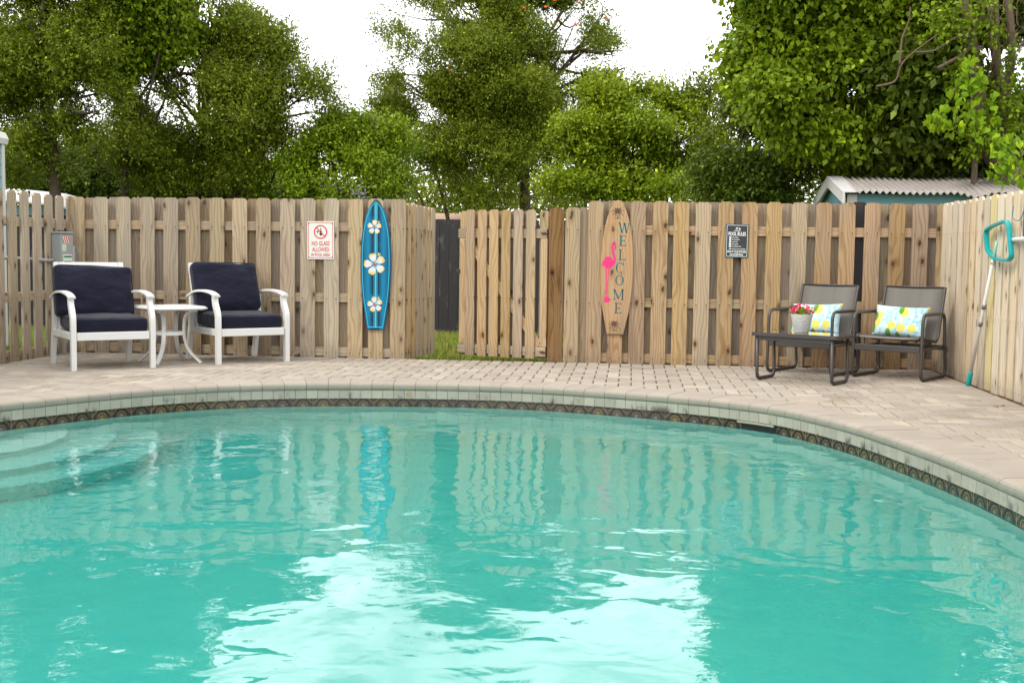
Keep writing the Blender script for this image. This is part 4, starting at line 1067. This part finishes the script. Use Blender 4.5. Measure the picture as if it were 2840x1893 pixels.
# ------------------------------------------------------------------ skimmer net, hung pole
teal = plain('teal plastic', (.0, .30, .31), .35, .5, 0, .05)
sn = thing('skimmer_net', 'teal leaf skimmer on a white pole leaning on the right fence', 'pool skimmer', (2.69, 9.9, 0))
foot = Vector((0, 0, 0)); headb = on_side(2756, 716, 2.712)-Vector((2.69, 9.9, 0))
dirp = headb.normalized(); Lp = headb.length
MB().tube([dirp*.12, dirp*(Lp-.0)], .0135, 12).build('pole', M['white_metal'], sn)
MB().tube([dirp*0, dirp*.03, dirp*.125, dirp*.13], [.019, .021, .018, .0145], 12).build('grip', teal, sn)
for d in (.56, .71): MB().tube([dirp*(d-.018), dirp*(d+.018)], .017, 12).build('collar', plain('grey collar', (.16, .15, .15), .5), sn)
MB().tube([dirp*(Lp-.05), dirp*(Lp+.05), dirp*(Lp+.14)], [.014, .012, .009], 10).build('neck', plain('pale teal plastic', (.25, .52, .50), .35), sn)
def HP(px_, py_, X): return on_side(px_, py_, X)-Vector((2.69, 9.9, 0))
hp = [HP(2752, 712, 2.715), HP(2738, 690, 2.715), HP(2734, 640, 2.715), HP(2752, 627, 2.715), HP(2790, 612, 2.715), HP(2798, 622, 2.715), HP(2806, 712, 2.715), HP(2798, 722, 2.715), HP(2770, 720, 2.715)]
hp = rounded_path(hp, .04, 4)
MB().tube(hp, .014, prof=[(-.55, -1.3), (.55, -1.3), (.75, 0), (.55, 1.3), (-.55, 1.3), (-.75, 0)], closed=True, up=(1, 0, 0), smooth=False).build('net_frame', teal, sn)
hpz = thing('hung_pole', 'white pole hung level on the right fence with a blue cord', 'pole', tuple(on_side(2800, 665, 2.72)))
MB().tube([(0.03, .12, 0), (.015, .07, 0), (.012, .04, 0), (.004, -2.6, .02)], [.006, .012, .0165, .0165], 12).build('pole', M['white_metal'], hpz)
MB().tube([(.012+.02*math.cos(a), -.06, .02*math.sin(a)) for a in [2*math.pi*k/12 for k in range(12)]], .003, 5, closed=True).build('cord_wrap', plain('blue cord', (.03, .22, .32), .7), hpz)
MB().tube(smooth_curve([(.0, -.06, .24), (-.01, -.075, .17), (-.012, -.17, .135), (-.01, -.28, .15), (0, -.33, .26)], 6), .003, 5).build('cord', plain('blue cord', (.02, .13, .22), .7), hpz)
MB().box(-.012, .012, -.345, -.325, .02, .30, .003).build('hook_strap', plain('dark blue strap', (.03, .06, .16), .6), hpz)

# ------------------------------------------------------------------ trees
def rndw(r, n): v = r.normal(0, 1, (n, 3)); return v/np.linalg.norm(v, axis=1)[:, None]
def wob(p, k, ph):
    return (np.sin(p[:, 0]*k+ph)+np.sin(p[:, 1]*k*1.13+ph*2.1)+np.sin(p[:, 2]*k*.93+ph*.7)+np.sin((p[:, 0]+p[:, 2])*k*1.9+ph*3)+np.sin((p[:, 1]-p[:, 2])*k*1.6+ph*1.4))/5
def leaf_cloud(name, m, blobs, twigs, per, tl, ll, lw, droop=.1, gap=-.25, k=2.6, seed=0, up=.15, shell=2.4, parent=None):
    r = np.random.default_rng(seed)
    w = np.array([(b[3]*b[4]*b[5])**.72*(b[6] if len(b) > 6 else 1) for b in blobs]); w /= w.sum()
    which = r.choice(len(blobs), int(twigs*2.4), p=w); B = np.array([b[:6] for b in blobs])[which]
    d = rndw(r, len(which)); rad = r.random(len(which))**(1/shell)
    lump = 1+.22*np.sin(d[:, 0]*5+which*1.7)*np.sin(d[:, 2]*6+which*2.3)+.12*np.sin(d[:, 1]*11+d[:, 2]*9+which)
    p = B[:, :3]+d*B[:, 3:6]*(rad*lump)[:, None]
    keep = wob(p, k, seed*1.3)+.65*wob(p, k*2.7, seed*.7+2) > gap
    p, d = p[keep][:twigs], d[keep][:twigs]; n = len(p)
    td = d*.8+rndw(r, n)*.75+np.array([0, 0, up]); td /= np.linalg.norm(td, axis=1)[:, None]
    L_ = tl*r.uniform(.5, 1.25, n)
    t = (np.arange(per)+.5)/per
    base = p[:, None, :]+td[:, None, :]*(L_[:, None]*t[None, :])[:, :, None]-np.array([0, 0, 1])*((t**2)[None, :]*(L_*.25*droop)[:, None])[:, :, None]
    base = base.reshape(-1, 3)+r.normal(0, ll*.25, (n*per, 3))
    N = len(base); ld = np.repeat(td, per, 0)*.5+rndw(r, N)*.9-np.array([0, 0, droop]); ld /= np.linalg.norm(ld, axis=1)[:, None]
    nn = rndw(r, N)*.8+np.array([0, -.25, .9]); sd_ = np.cross(ld, nn); sd_ /= np.linalg.norm(sd_, axis=1)[:, None]+1e-9; nu = np.cross(sd_, ld)
    s = r.uniform(.65, 1.25, N)[:, None]
    a, b, c, e_ = base, base+ld*(ll*.48)*s+sd_*lw*s+nu*lw*.35*s, base+ld*ll*s, base+ld*(ll*.48)*s-sd_*lw*s+nu*lw*.35*s
    v = np.stack([a, b, c, e_], 1).reshape(-1, 3); f = np.arange(4*N).reshape(-1, 4)
    o = bpy.data.objects.new(name, np_mesh(name, v, f, m)); link(o, parent); return o, p
def trunk_tube(mb, path, r0, r1, r_=None, n=6, wobble=.04, seed=0):
    q = random.Random(seed); P = [Vector(p) for p in path]
    P = [P[0]]+[p+Vector((q.uniform(-1, 1), q.uniform(-1, 1), 0))*wobble for p in P[1:]]
    c = smooth_curve(P, n); m_ = len(c); mb.tube(c, [r0+(r1-r0)*(i/(m_-1))**.8 for i in range(m_)], 8)
def px_blob(px, py, rx, ry, Y, ry_d=None, wgt=1):
    c = on_wall(px, py, Y); s = Y/F_PX*1.0
    return (c.x, c.y, c.z, rx*s, ry_d or max(rx, ry)*s*.8, ry*s, wgt)
def tree(name, label, cat, base_px, Y, blobs, leafm, twigs, per, tl, ll, lw, trunk_r=.12, stems=None, group=None, bark='bark', limbs=8, seed=1, droop=.1, gap=-.25, k=2.6, up=.15, extra=None, shell=2.4, layers=0):
    bx = on_wall(base_px, 900, Y).x; root = thing(name, label, cat, (bx, Y, ground_z(Y)), 0, group)
    off = Vector((bx, Y, ground_z(Y)))
    loc = [(b[0]-off.x, b[1]-off.y, b[2]-off.z, *b[3:]) for b in blobs]
    q_ = random.Random(seed*13); core = loc; sprays = []
    for b in loc if layers else []:                       # sprays: flat leafy shelves carried at different heights
        for _ in range(layers):
            v = Vector((q_.gauss(0, 1), q_.gauss(0, 1), q_.gauss(0, 1))).normalized()*(q_.random()**.4)
            k_ = q_.uniform(.24, .55); sprays.append((b[0]+v.x*b[3]*1.05, b[1]+v.y*b[4]*.95, b[2]+v.z*b[5]*1.0, b[3]*k_, b[4]*k_, b[5]*q_.uniform(.14, .30), b[6] if len(b) > 6 else 1))
    top = max(loc, key=lambda b: b[2]); q = random.Random(seed)
    tr = MB()
    main_top = Vector((sum(b[0] for b in loc)/len(loc), sum(b[1] for b in loc)/len(loc), top[2]))
    fork = Vector((main_top.x*.25, main_top.y*.25, main_top.z*.38))
    trunk_tube(tr, [(0, 0, -.1), (fork.x*.4, fork.y*.4, fork.z*.5), fork, fork.lerp(main_top, .5), main_top], trunk_r, trunk_r*.15, seed=seed)
    for (sx, h, r0) in (stems or []):
        trunk_tube(tr, [(sx, q.uniform(-.3, .3), -.1), (sx*1.15, 0, h*.4), (sx*1.3+q.uniform(-.2, .2), 0, h*.75), (sx*1.5+q.uniform(-.3, .3), 0, h)], r0, r0*.25, seed=seed+int(abs(sx)*10))
    tr.build('trunk', M[bark], root)
    lb = MB()
    for i in range(limbs):
        b = loc[i % len(loc)]; e_ = Vector((b[0]+q.uniform(-.6, .6)*b[3], b[1]+q.uniform(-.5, .5)*b[4], b[2]+q.uniform(-.5, .6)*b[5]))
        s0 = fork.lerp(main_top, q.uniform(0, .7)); s0.z = min(s0.z, e_.z+.2) if e_.z > .6 else s0.z
        mid = s0.lerp(e_, .5)+Vector((q.uniform(-.2, .2), q.uniform(-.2, .2), .12))
        trunk_tube(lb, [s0, mid, e_], trunk_r*.3, .008, seed=seed*7+i, wobble=.03)
        for j in range(3):
            e2 = e_+Vector((q.uniform(-1, 1)*b[3]*.7, q.uniform(-1, 1)*b[4]*.7, q.uniform(-.3, .8)*b[5]*.7)); trunk_tube(lb, [mid.lerp(e_, .2+.25*j), mid.lerp(e2, .6), e2], trunk_r*.16, .004, n=3, seed=seed*5+i*3+j, wobble=.03)
    lb.build('limbs', M[bark], root)
    cr, pts = leaf_cloud('crown', M[leafm], (sprays+[(*b[:3], b[3]*.8, b[4]*.8, b[5]*.8, .32) for b in core]) if layers else loc, twigs, per, tl, ll, lw, droop, gap, k, seed, up, shell, root)
    if extra: extra(root, off)
    return root
TG = 'trees and bushes beyond the fence'
B = px_blob
tree('oak_tree', 'big dense oak filling the upper left corner above the teal house', 'tree', 170, 17.5,
     [B(60, 60, 220, 190, 17.5), B(190, 150, 150, 140, 17.2), B(10, 270, 110, 90, 17.6), B(230, 300, 110, 110, 17.0), B(120, -90, 280, 140, 17.6), B(150, 400, 120, 70, 17.4), B(60, 440, 110, 70, 17.4)], 'leaf_oak2', 13000, 9, .30, .060, .014, .17, group=TG, seed=3, gap=-.12, k=3.2, limbs=12, layers=9)
tree('oak_tree', 'tall oak with two trunks behind the white armchairs', 'tree', 500, 19.0,
     [B(560, 300, 220, 150, 19), B(700, 300, 170, 115, 18.6), B(400, 260, 130, 150, 19.2), B(640, 60, 70, 60, 19.2), B(560, 30, 60, 70, 19.2), B(470, 200, 150, 120, 19.3), B(640, 180, 150, 110, 19), B(790, 260, 110, 75, 18.8), B(850, 310, 90, 50, 18.7), B(770, 130, 60, 70, 19), B(520, 420, 190, 100, 18.7), B(700, 410, 130, 90, 19.0), B(380, 380, 120, 120, 19.2), B(600, 70, 120, 90, 19.4), B(880, 215, 60, 35, 18.8)],
     'leaf_oak', 21000, 9, .34, .052, .0125, .13, [(.55, 3.0, .09), (1.2, 2.6, .05), (-.6, 2.8, .06)], TG, seed=8, gap=.04, k=2.9, layers=8, limbs=20)
tree('tallow_tree', 'light green tallow tree top rising above the left oaks', 'tree', 330, 18.4,
     [B(400, 40, 170, 100, 18.4), B(330, 110, 120, 70, 18.2), B(290, 170, 80, 60, 18.0), B(420, -70, 180, 90, 18.6), B(470, 90, 80, 70, 18.4)], 'leaf_tallow', 5200, 8, .32, .085, .027, .10, group=TG, seed=15, droop=.6, gap=-.1, k=3)
tree('leafy_bush', 'dark leafy bush low behind the far left fence corner', 'bush', 230, 20.5,
     [B(150, 490, 140, 80, 20.5), B(310, 490, 150, 90, 20.4), B(40, 450, 70, 90, 20.3), B(250, 420, 80, 60, 20.7), B(430, 510, 120, 60, 20), B(590, 535, 140, 40, 20.2), B(740, 540, 100, 38, 20)], 'leaf_dark', 8500, 8, .24, .06, .018, .07, group=TG, seed=21, gap=-.4)
tree('leafy_bush', 'bright mixed bush with upright twigs left of the blue surfboard', 'bush', 940, 19.0,
     [B(950, 385, 90, 50, 19), B(905, 430, 70, 45, 18.8), B(1020, 420, 60, 55, 19.2), B(860, 490, 100, 60, 18.8), B(985, 480, 90, 60, 18.7), B(1070, 470, 70, 80, 19.3), B(790, 510, 90, 50, 18.9), B(930, 530, 160, 40, 18.6), B(925, 345, 26, 22, 19), B(1005, 352, 20, 26, 19), B(1090, 390, 40, 40, 19.4)], 'leaf_tallow', 5600, 8, .32, .065, .016, .06, [(.5, 2.2, .03), (-.5, 2.0, .03), (1.0, 2.2, .03)], TG, seed=33, gap=-.05, k=3, up=.5, limbs=14)
def trumpet(root, off):
    fm = MT('orange trumpet petals'); fm.set(Base_Color=(.75, .09, .015), Roughness=.5)
    b = MB(); b.tube([(0, 0, 0), (.02, 0, .01), (.06, 0, .015), (.085, 0, .02)], [.006, .010, .016, .035], 7); me = b.mesh('trumpet_flower', fm.m)
    for i, (x, y) in enumerate(((1460, 25), (1517, 20), (1533, 3), (1548, 55), (1592, 66), (1600, 56), (1600, 6), (1352, 145), (1685, 55), (1250, 195))):
        p = on_wall(x, y, 27.8)-off; inst('trumpet_flower', me, root, p, (random.uniform(0, 6), random.uniform(-.5, .5), random.uniform(0, 6)), (.95,)*3)
tree('oak_tree', 'tall central oak with orange trumpet flowers above the gate', 'tree', 1460, 29.7,
     [B(1380, 160, 288, 148, 29.7), B(1290, 60, 228, 127, 29.8), B(1500, 90, 204, 137, 29.5), B(1240, 250, 228, 95, 29.5), B(1420, 330, 276, 127, 29.4), B(1200, 350, 156, 95, 29.6), B(1580, 220, 144, 116, 29.7), B(1360, 460, 264, 95, 29.4), B(1180, 460, 132, 95, 29.7), B(1430, -10, 216, 95, 29.8), B(1130, 215, 84, 58, 29.4), B(1110, 320, 72, 37, 29.4), B(1530, 430, 96, 95, 29.6), B(1690, 175, 60, 34, 29.2), B(1735, 195, 45, 18, 29.2), B(1650, 120, 36, 60, 29.2), B(1680, 30, 22, 18, 29.2), B(1545, 35, 100, 80, 29.3, None, 2.5), B(1600, 110, 70, 60, 29.3, None, 2), B(1660, 235, 60, 40, 29.3)],
     'leaf_oak', 38000, 9, .48, .074, .018, .24, [(-1.6, 4.0, .08), (.5, 3.6, .09), (-.7, 3.6, .07), (-2.1, 3.2, .05), (1.1, 3.6, .06)], TG, seed=41, gap=.0, k=1.9, layers=9, limbs=24, extra=trumpet)
tree('camphor_bush', 'bright green bush rising behind the WELCOME board', 'bush', 1700, 19.2,
     [B(1760, 400, 170, 130, 19.2), B(1650, 440, 120, 110, 19.0), B(1880, 380, 110, 110, 19.4), B(1720, 300, 90, 80, 19.2), B(1820, 290, 90, 50, 19.4), B(1660, 260, 50, 45, 19.3), B(1930, 440, 90, 110, 19.4), B(1600, 510, 90, 50, 18.8), B(1760, 520, 190, 60, 18.8), B(1900, 300, 60, 40, 19.4)], 'leaf_green', 8600, 9, .30, .07, .018, .06, [(.5, 2.0, .03), (-.4, 1.8, .03), (1.0, 2.0, .03)], TG, seed=55, gap=-.15, k=3.0, layers=8, limbs=16, up=.5)
tree('sapling_tree', 'slender young tree with sparse top against the sky', 'tree', 1955, 19.5,
     [B(1955, 245, 45, 40, 19.5), B(1990, 270, 30, 30, 19.5), B(1930, 235, 25, 16, 19.5), B(1970, 330, 40, 40, 19.5)], 'leaf_oak', 420, 9, .26, .055, .013, .03, group=TG, seed=58, gap=-.6, limbs=6)
tree('leafy_bush', 'dark shaded bush between the green bush and the shed', 'bush', 2080, 15.6,
     [B(2060, 400, 90, 110, 15.6), B(2120, 490, 110, 80, 15.3), B(2010, 490, 80, 80, 15.5), B(2090, 310, 80, 60, 15.8)], 'leaf_dark', 3600, 8, .26, .06, .016, .05, group=TG, seed=61, gap=-.35)
def catkins(root, off):
    bl = [(b[0]-off.x, b[1]-off.y, b[2]-off.z, *b[3:]) for b in [B(2200, 110, 155, 125, 14.2), B(2330, 160, 175, 125, 14.2), B(2120, 170, 105, 95, 14.2), B(2250, 260, 165, 95, 14.0), B(2400, 60, 185, 125, 14.4), B(2300, 340, 125, 65, 14.0)]]
    leaf_cloud('catkins', M['leaf_lime'], bl, 700, 2, .12, .11, .005, 1.6, -.5, 3, 72, -.4, 6, root)
tree('tallow_tree', 'large spreading tallow tree overhanging the shed from the right', 'tree', 2640, 16.9,
     [B(2200, 110, 150, 120, 14.2), B(2330, 160, 170, 120, 14.2), B(2120, 170, 100, 90, 14.2), B(2250, 260, 160, 90, 14.0), B(2400, 60, 180, 120, 14.4), B(2170, 30, 110, 90, 14.2), B(2450, 250, 130, 100, 14.4), B(2300, 340, 120, 60, 14.0), B(2280, -80, 260, 110, 14.4), B(2560, -20, 200, 130, 14.8)], 'leaf_tallow', 11500, 8, .30, .078, .029, .16, group=TG, extra=catkins, seed=71, gap=-.15, k=3.2, layers=9, droop=.75, limbs=20, bark='bark_pale')
tree('magnolia_tree', 'dark magnolia with broad glossy leaves under the tallow branches', 'tree', 2760, 15.4,
     [B(2540, 250, 130, 110, 14.0), B(2480, 360, 120, 60, 14.2), B(2620, 350, 120, 80, 14.2), B(2650, 160, 120, 120, 14.2), B(2760, 330, 100, 140, 14.6), B(2800, 120, 90, 140, 14.4), B(2700, 0, 150, 110, 14.4), B(2590, 60, 80, 90, 14.2), B(2820, 440, 60, 90, 14.4)], 'leaf_dark', 5200, 7, .26, .115, .030, .08, group=TG, seed=77, gap=-.12, k=3.2, droop=.2)
tree('leafy_bush', 'yellow green bush directly behind the small shed', 'bush', 2400, 15.4,
     [B(2500, 400, 120, 50, 15.4), B(2660, 470, 110, 60, 15.6), B(2750, 440, 80, 70, 15.6), B(2300, 400, 70, 40, 15.3), B(2330, 450, 150, 70, 15.4), B(2230, 500, 90, 70, 15.2), B(2470, 450, 130, 70, 15.6), B(2580, 470, 100, 60, 15.8), B(2380, 400, 110, 50, 15.6)], 'leaf_lime', 7000, 8, .22, .055, .016, .05, group=TG, seed=83, gap=-.3)
# bare vine-hung trunks at the right edge, with broad heart-leaved vines on them
vt = thing('vine_tree', 'leaning pale trunk hung with bare vines at the right edge', 'tree', (on_wall(2800, 900, 13.4).x, 13.6, -.1), 0, TG)
voff = Vector(vt.location)
def VP(x, y, Y): return on_wall(x, y, Y)-voff
b = MB(); trunk_tube(b, [(0.05, 0, -.1), VP(2800, 520, 13.6), VP(2760, 430, 13.6), VP(2722, 360, 13.6), VP(2705, 250, 13.7), VP(2690, 120, 13.8), VP(2660, -80, 13.9)], .17, .07, wobble=.01); b.build('trunk', M['bark_pale'], vt)
for pth, r0, r1 in ((((2790, 560, 13.7), (2786, 400, 13.6), (2795, 250, 13.5), (2806, 160, 13.5), (2800, 60, 13.5), (2788, -60, 13.5)), .045, .04), (((2700, 520, 13.5), (2702, 440, 13.5), (2698, 380, 13.5)), .034, .032),
                    (((2792, 560, 13.9), (2788, 400, 13.8), (2775, 250, 13.8), (2760, 130, 13.8), (2755, -40, 13.8)), .06, .05), (((2600, 190, 13.3), (2690, 130, 13.4), (2730, 20, 13.5), (2745, -60, 13.5)), .02, .02)):
    b = MB(); trunk_tube(b, [VP(*q) for q in pth], r0, r1, wobble=.01, n=5); b.build('limb', M['bark_pale'], vt)
leaf_cloud('creeper_foliage', M['leaf_tallow'], [(*(on_wall(x, y, 13.35)-voff), rx*.004, .18, ry*.004) for x, y, rx, ry in ((2690, 70, 45, 90), (2665, 190, 40, 80), (2770, 330, 60, 90), (2745, 60, 30, 60), (2830, 300, 30, 90), (2815, 180, 20, 50), (2600, 60, 60, 50), (2700, 380, 50, 40))], 420, 6, .16, .06, .02, .6, -.4, 3, 99, .0, 1.6, vt)
rv = random.Random(9)
b = MB()
for k in range(30):
    x = rv.uniform(2660, 2850); y = rv.uniform(-40, 120); p = []
    for i in range(5): p.append(VP(x+rv.uniform(-26, 26)*(i > 0), y+i*rv.uniform(25, 55), 13.3+rv.uniform(-.1, .3)))
    trunk_tube(b, p, .004, .0025, n=4, wobble=.02, seed=k)
for pth in (((2430, 240), (2480, 225), (2500, 180), (2540, 140), (2600, 95)), ((2495, 180), (2500, 110), (2520, 60), (2525, 20)), ((2540, 145), (2590, 140), (2640, 110), (2680, 95))):
    trunk_tube(b, [VP(x, y, 13.25) for x, y in pth], .013, .007, n=6, wobble=.01)
b.build('bare_vines', M['bark_pale'], vt)
hl = MB()       # heart shaped leaf, folded along the midrib, tip at -z
pts = [(0, 0), (.28, .16), (.47, .02), (.43, -.30), (.22, -.66), (0, -1.0)]
hv = [(0, 0, 0), (0, -.02, -.5), (0, 0, -1.0)]; hv += [(x, .10+.22*x-.25*z*z, z) for x, z in pts[1:5]]+[(-x, .10+.22*x-.25*z*z, z) for x, z in pts[1:5]]; hv[1] = (0, -.04, -.5); hv[2] = (0, .16, -.98)
hl.add(hv, [(0, 3, 4, 1), (1, 4, 5, 6), (1, 6, 2), (0, 1, 8, 7), (1, 10, 9, 8), (1, 2, 10)], True); hm = hl.mesh('vine_leaf', M['leaf_vine'])
def vine(label, zone, n, Y, seed):
    c = on_wall(zone[0][0], zone[0][1], Y); t = thing('vine', label, 'vine', c, 0); q = random.Random(seed)
    b = MB()
    for (x, y, rx, ry) in zone: trunk_tube(b, [on_wall(zone[0][0], zone[0][1]-30, Y+.1)-c, on_wall(x, y-ry*.4, Y+.05)-c, on_wall(x, y+ry*.6, Y)-c], .008, .004, n=4)
    b.build('stem', M['bark'], t)
    k = 0
    while k < n:
        x, y, rx, ry = q.choice(zone); a = q.uniform(0, 6.28); r_ = q.random()**.5
        p = on_wall(x+rx*r_*math.cos(a), y+ry*r_*math.sin(a), Y+q.uniform(-.12, .18))-c; s = q.uniform(.045, .095)
        inst('vine_leaf', hm, t, p, (q.uniform(-1.1, .5), q.uniform(-.9, .9), q.uniform(-1.7, 1.7)), (s, s, s)); k += 1
    return t
vine('bright heart leaved vine hanging over the right end of the shed', [(2700, 200, 40, 50), (2690, 270, 80, 60), (2650, 330, 80, 50), (2720, 350, 60, 50), (2600, 335, 35, 22)], 240, 13.0, 2)
vine('bright heart leaved vine low beside the right fence top', [(2800, 420, 40, 50), (2790, 480, 50, 40), (2825, 450, 40, 70), (2770, 400, 20, 30)], 150, 12.4, 6)
# far wood that closes the view between the trunks
fw = [B(x, 545+25*math.sin(x*.01), 190, 120+25*math.sin(x*.023), 38+2*math.sin(x)) for x in range(-1900, 4900, 190)]
o, _ = leaf_cloud('distant_wood', M['leaf_oak'], fw, 17000, 8, .5, .15, .05, .1, -.6, .9, 91); tag(o, 'dense green wood closing the view far beyond the fence', 'wood', kind='stuff')

# ------------------------------------------------------------------ shed and houses beyond the fence
def siding(name, col, pitch=.12):
    t = MT(name); z = t.xyz(t.obj())[2]; n = t.noise(t.obj(), 20, 3); t.set(Base_Color=t.mix(n, tuple(q*.92 for q in col), tuple(q*1.06 for q in col)), Roughness=.6); return t.m
shd = thing('garden_shed', 'small teal shed with corrugated roof behind the right fence corner', 'shed', (2.22, 13.0, -.12))
tl_m = siding('teal painted board', (.12, .27, .31)); wt_m = plain('white painted trim', (.52, .50, .49), .6)
SL, SD = 3.0, 1.9
MB().box(.02, SL, .06, .10, 0, 1.80).build('wall', tl_m, shd); MB().box(.02, SL, SD-.1, SD-.06, 0, 1.80).build('wall', tl_m, shd)
for x in (.03, SL-.05): MB().prism([(.101, 0), (SD-.101, 0), (SD-.101, 1.80), (SD/2, 1.985), (.101, 1.80)], 0, .04, Matrix.Translation((x+.04, 0, 0)) @ Matrix.Rotation(R(90), 4, 'Z')).build('gable_wall', tl_m, shd)
MB().box(0, .12, .035, .058, 0, 1.79, .003).build('corner_trim', wt_m, shd); MB().box(-.004, .019, .035, .14, 0, 1.79, .003).build('corner_trim', wt_m, shd)
for s in (-1, 1):
    ye, yr = SD/2+s*(SD/2+.08), SD/2
    for nm, x0, x1, dz0, dz1 in (('verge_board', -.05, -.026, -.10, .012), ('verge_cap', -.055, .115, .0125, .024)):
        b = MB(); zr, ze = 2.012, 1.79
        vs_ = [(x, y, z) for x in (x0, x1) for (y, z) in ((yr, zr+dz0), (ye, ze+dz0), (ye, ze+dz1), (yr, zr+dz1))]
        b.add(vs_, [(0, 1, 2, 3), (7, 6, 5, 4), (0, 4, 5, 1), (1, 5, 6, 2), (2, 6, 7, 3), (3, 7, 4, 0)]).build(nm, wt_m, shd)
cm = MT('weathered corrugated sheet'); n1 = cm.noise(cm.obj(), 6, 5, .65); n2 = cm.noise(cm.obj(), 40, 3)
cc_ = cm.mix(n1, (.24, .205, .19), (.40, .365, .345)); cc_ = cm.mix(cm.math('MULTIPLY', cm.step(n2, .58, .7), .5), cc_, (.12, .10, .09)); cm.set(Base_Color=cc_, Roughness=.75)
for s in (-1, 1):
    v_ = []; f_ = []; nx = 46*8; rows_ = 6; P_ = .068
    for j in range(rows_+1):
        u = j/rows_
        for i in range(nx+1):
            x = .09+i*P_/8; dent = -.05*math.exp(-((x-1.30)/.12)**2)*max(0, u-.6)/.4 if s < 0 else 0
            v_.append((x, SD/2+s*u*(SD/2+.10), 2.012-u*.212+.015*math.sin(2*math.pi*x/P_)+dent+.006*math.sin(x*5+u)))
    for j in range(rows_):
        for i in range(nx): q = (j*(nx+1)+i, j*(nx+1)+i+1, (j+1)*(nx+1)+i+1, (j+1)*(nx+1)+i); f_.append(q if s < 0 else q[::-1])
    o = MB().add(v_, f_, True).build('roof_sheet', cm.m, shd); md = o.modifiers.new('thickness', 'SOLIDIFY'); md.thickness = .004
# teal house at the left edge
tl2 = siding('pale teal lap siding', (.15, .33, .355))
hs = thing('teal_house', 'teal lap sided house corner with white eave at the left edge', 'house', (-7.02, 13.0, -.12))
MB().box(-5, -.012, -8, -.012, 0, 2.30).build('wall', tl2, hs)
lapx = MB().add([(.006, -8, 0), (.006, -.04, 0), (-.010, -.04, .135), (-.010, -8, .135), (-.012, -8, 0), (-.012, -.10, 0)], [(0, 1, 2, 3), (0, 4, 5, 1)]).mesh('lap_board', tl2)
lap = MB().add([(-5, -.006, 0), (-.10, -.006, 0), (-.10, .010, .135), (-5, .010, .135), (-5, .012, 0), (-.10, .012, 0)], [(0, 1, 2, 3), (0, 4, 5, 1)]).mesh('lap_board', tl2)
for k in range(17): inst('lap_board', lapx, hs, (.002, 0, .02+.135*k))
gtrim = plain('grey white trim', (.47, .47, .46), .6)
MB().box(-.008, .022, -.062, .0, 0, 2.29, .003).build('corner_trim', gtrim, hs)
MB().prism([(-5.2, 3.3), (-5.2, 3.0), (-.02, 2.27), (.035, 2.27), (.05, 2.33), (.015, 2.40), (-.5, 2.52)], -8.2, .035).build('roof', wt_m, hs)
lh = thing('low_outbuilding', 'low teal outbuilding with a white sloping roof behind the left fence', 'outbuilding', (-9.3, 18.6, -.21))
MB().box(-3, .52, .012, 1.0, 0, 1.86).build('wall', tl2, lh)
for k in range(13): inst('lap_board', lap, lh, (.52, -.002, .02+.135*k))
MB().prism([(-3.2, 2.30), (-.69, 2.055), (.2, 1.975), (.66, 1.86), (.67, 1.885), (.22, 2.005), (-.69, 2.085), (-3.2, 2.33)], -.2, .16, Matrix(((1, 0, 0, 0), (0, 1, 0, 0), (0, .5, 1, 0), (0, 0, 0, 1)))).build('roof', plain('white roof sheet', (.80, .80, .79), .6), lh)
gh = thing('grey_house', 'grey shingled house glimpsed through the left trees', 'house', (on_wall(700, 900, 33).x, 33, -.3))
shg = MT('grey shingle'); bz = shg.n('ShaderNodeTexBrick'); shg.l(shg.obj(), bz.inputs['Vector']); bz.inputs['Color1'].default_value = (.075, .072, .072, 1); bz.inputs['Color2'].default_value = (.10, .097, .095, 1); bz.inputs['Mortar'].default_value = (.14, .14, .14, 1); bz.inputs['Scale'].default_value = 3; shg.set(Base_Color=bz.outputs[0], Roughness=.9)
MB().box(-3, 3, 0, 5, 0, 2.4).build('wall', plain('grey brick', (.30, .28, .27), .9), gh)
MB().add([(-3.4, -.4, 2.35), (3.4, -.4, 2.35), (3.0, 2.6, 3.3), (-3.0, 2.6, 3.3), (-3.4, 5.4, 2.35), (3.4, 5.4, 2.35)], [(0, 1, 2, 3), (3, 2, 5, 4), (0, 3, 4), (1, 5, 2), (0, 4, 5, 1)]).build('roof', shg.m, gh)
oh = thing('tan_house', 'low tan roofed house far behind the black fence', 'house', (on_wall(1215, 900, 30).x, 30, -.3))
MB().box(-3, 2, 0, 4, 0, 1.9).build('wall', plain('cream wall', (.45, .38, .28), .9), oh)
MB().add([(-3.3, -.3, 1.85), (2.3, -.3, 1.85), (2.0, 2, 2.35), (-3.0, 2, 2.35), (-3.3, 4.3, 1.85), (2.3, 4.3, 1.85)], [(0, 1, 2, 3), (3, 2, 5, 4), (0, 3, 4), (1, 5, 2), (0, 4, 5, 1)]).build('roof', plain('tan roof', (.42, .27, .18), .9), oh)
# fallen yellow leaf on the paving
lf = MB().add([(0, 0, .004), (.03, .012, .012), (.06, 0, .005), (.03, -.014, .010), (.065, .0, .006), (.09, .018, .012), (.11, .0, .004), (.085, -.01, .012)], [(0, 1, 2, 3), (4, 5, 6, 7)]).build('fallen_leaf', plain('dry yellow leaf', (.42, .24, .03), .7), None, on_floor(2750, 1127, 0), (0, 0, .3))
tag(lf, 'dry yellow leaf lying on the pavers near the right fence', 'leaf')
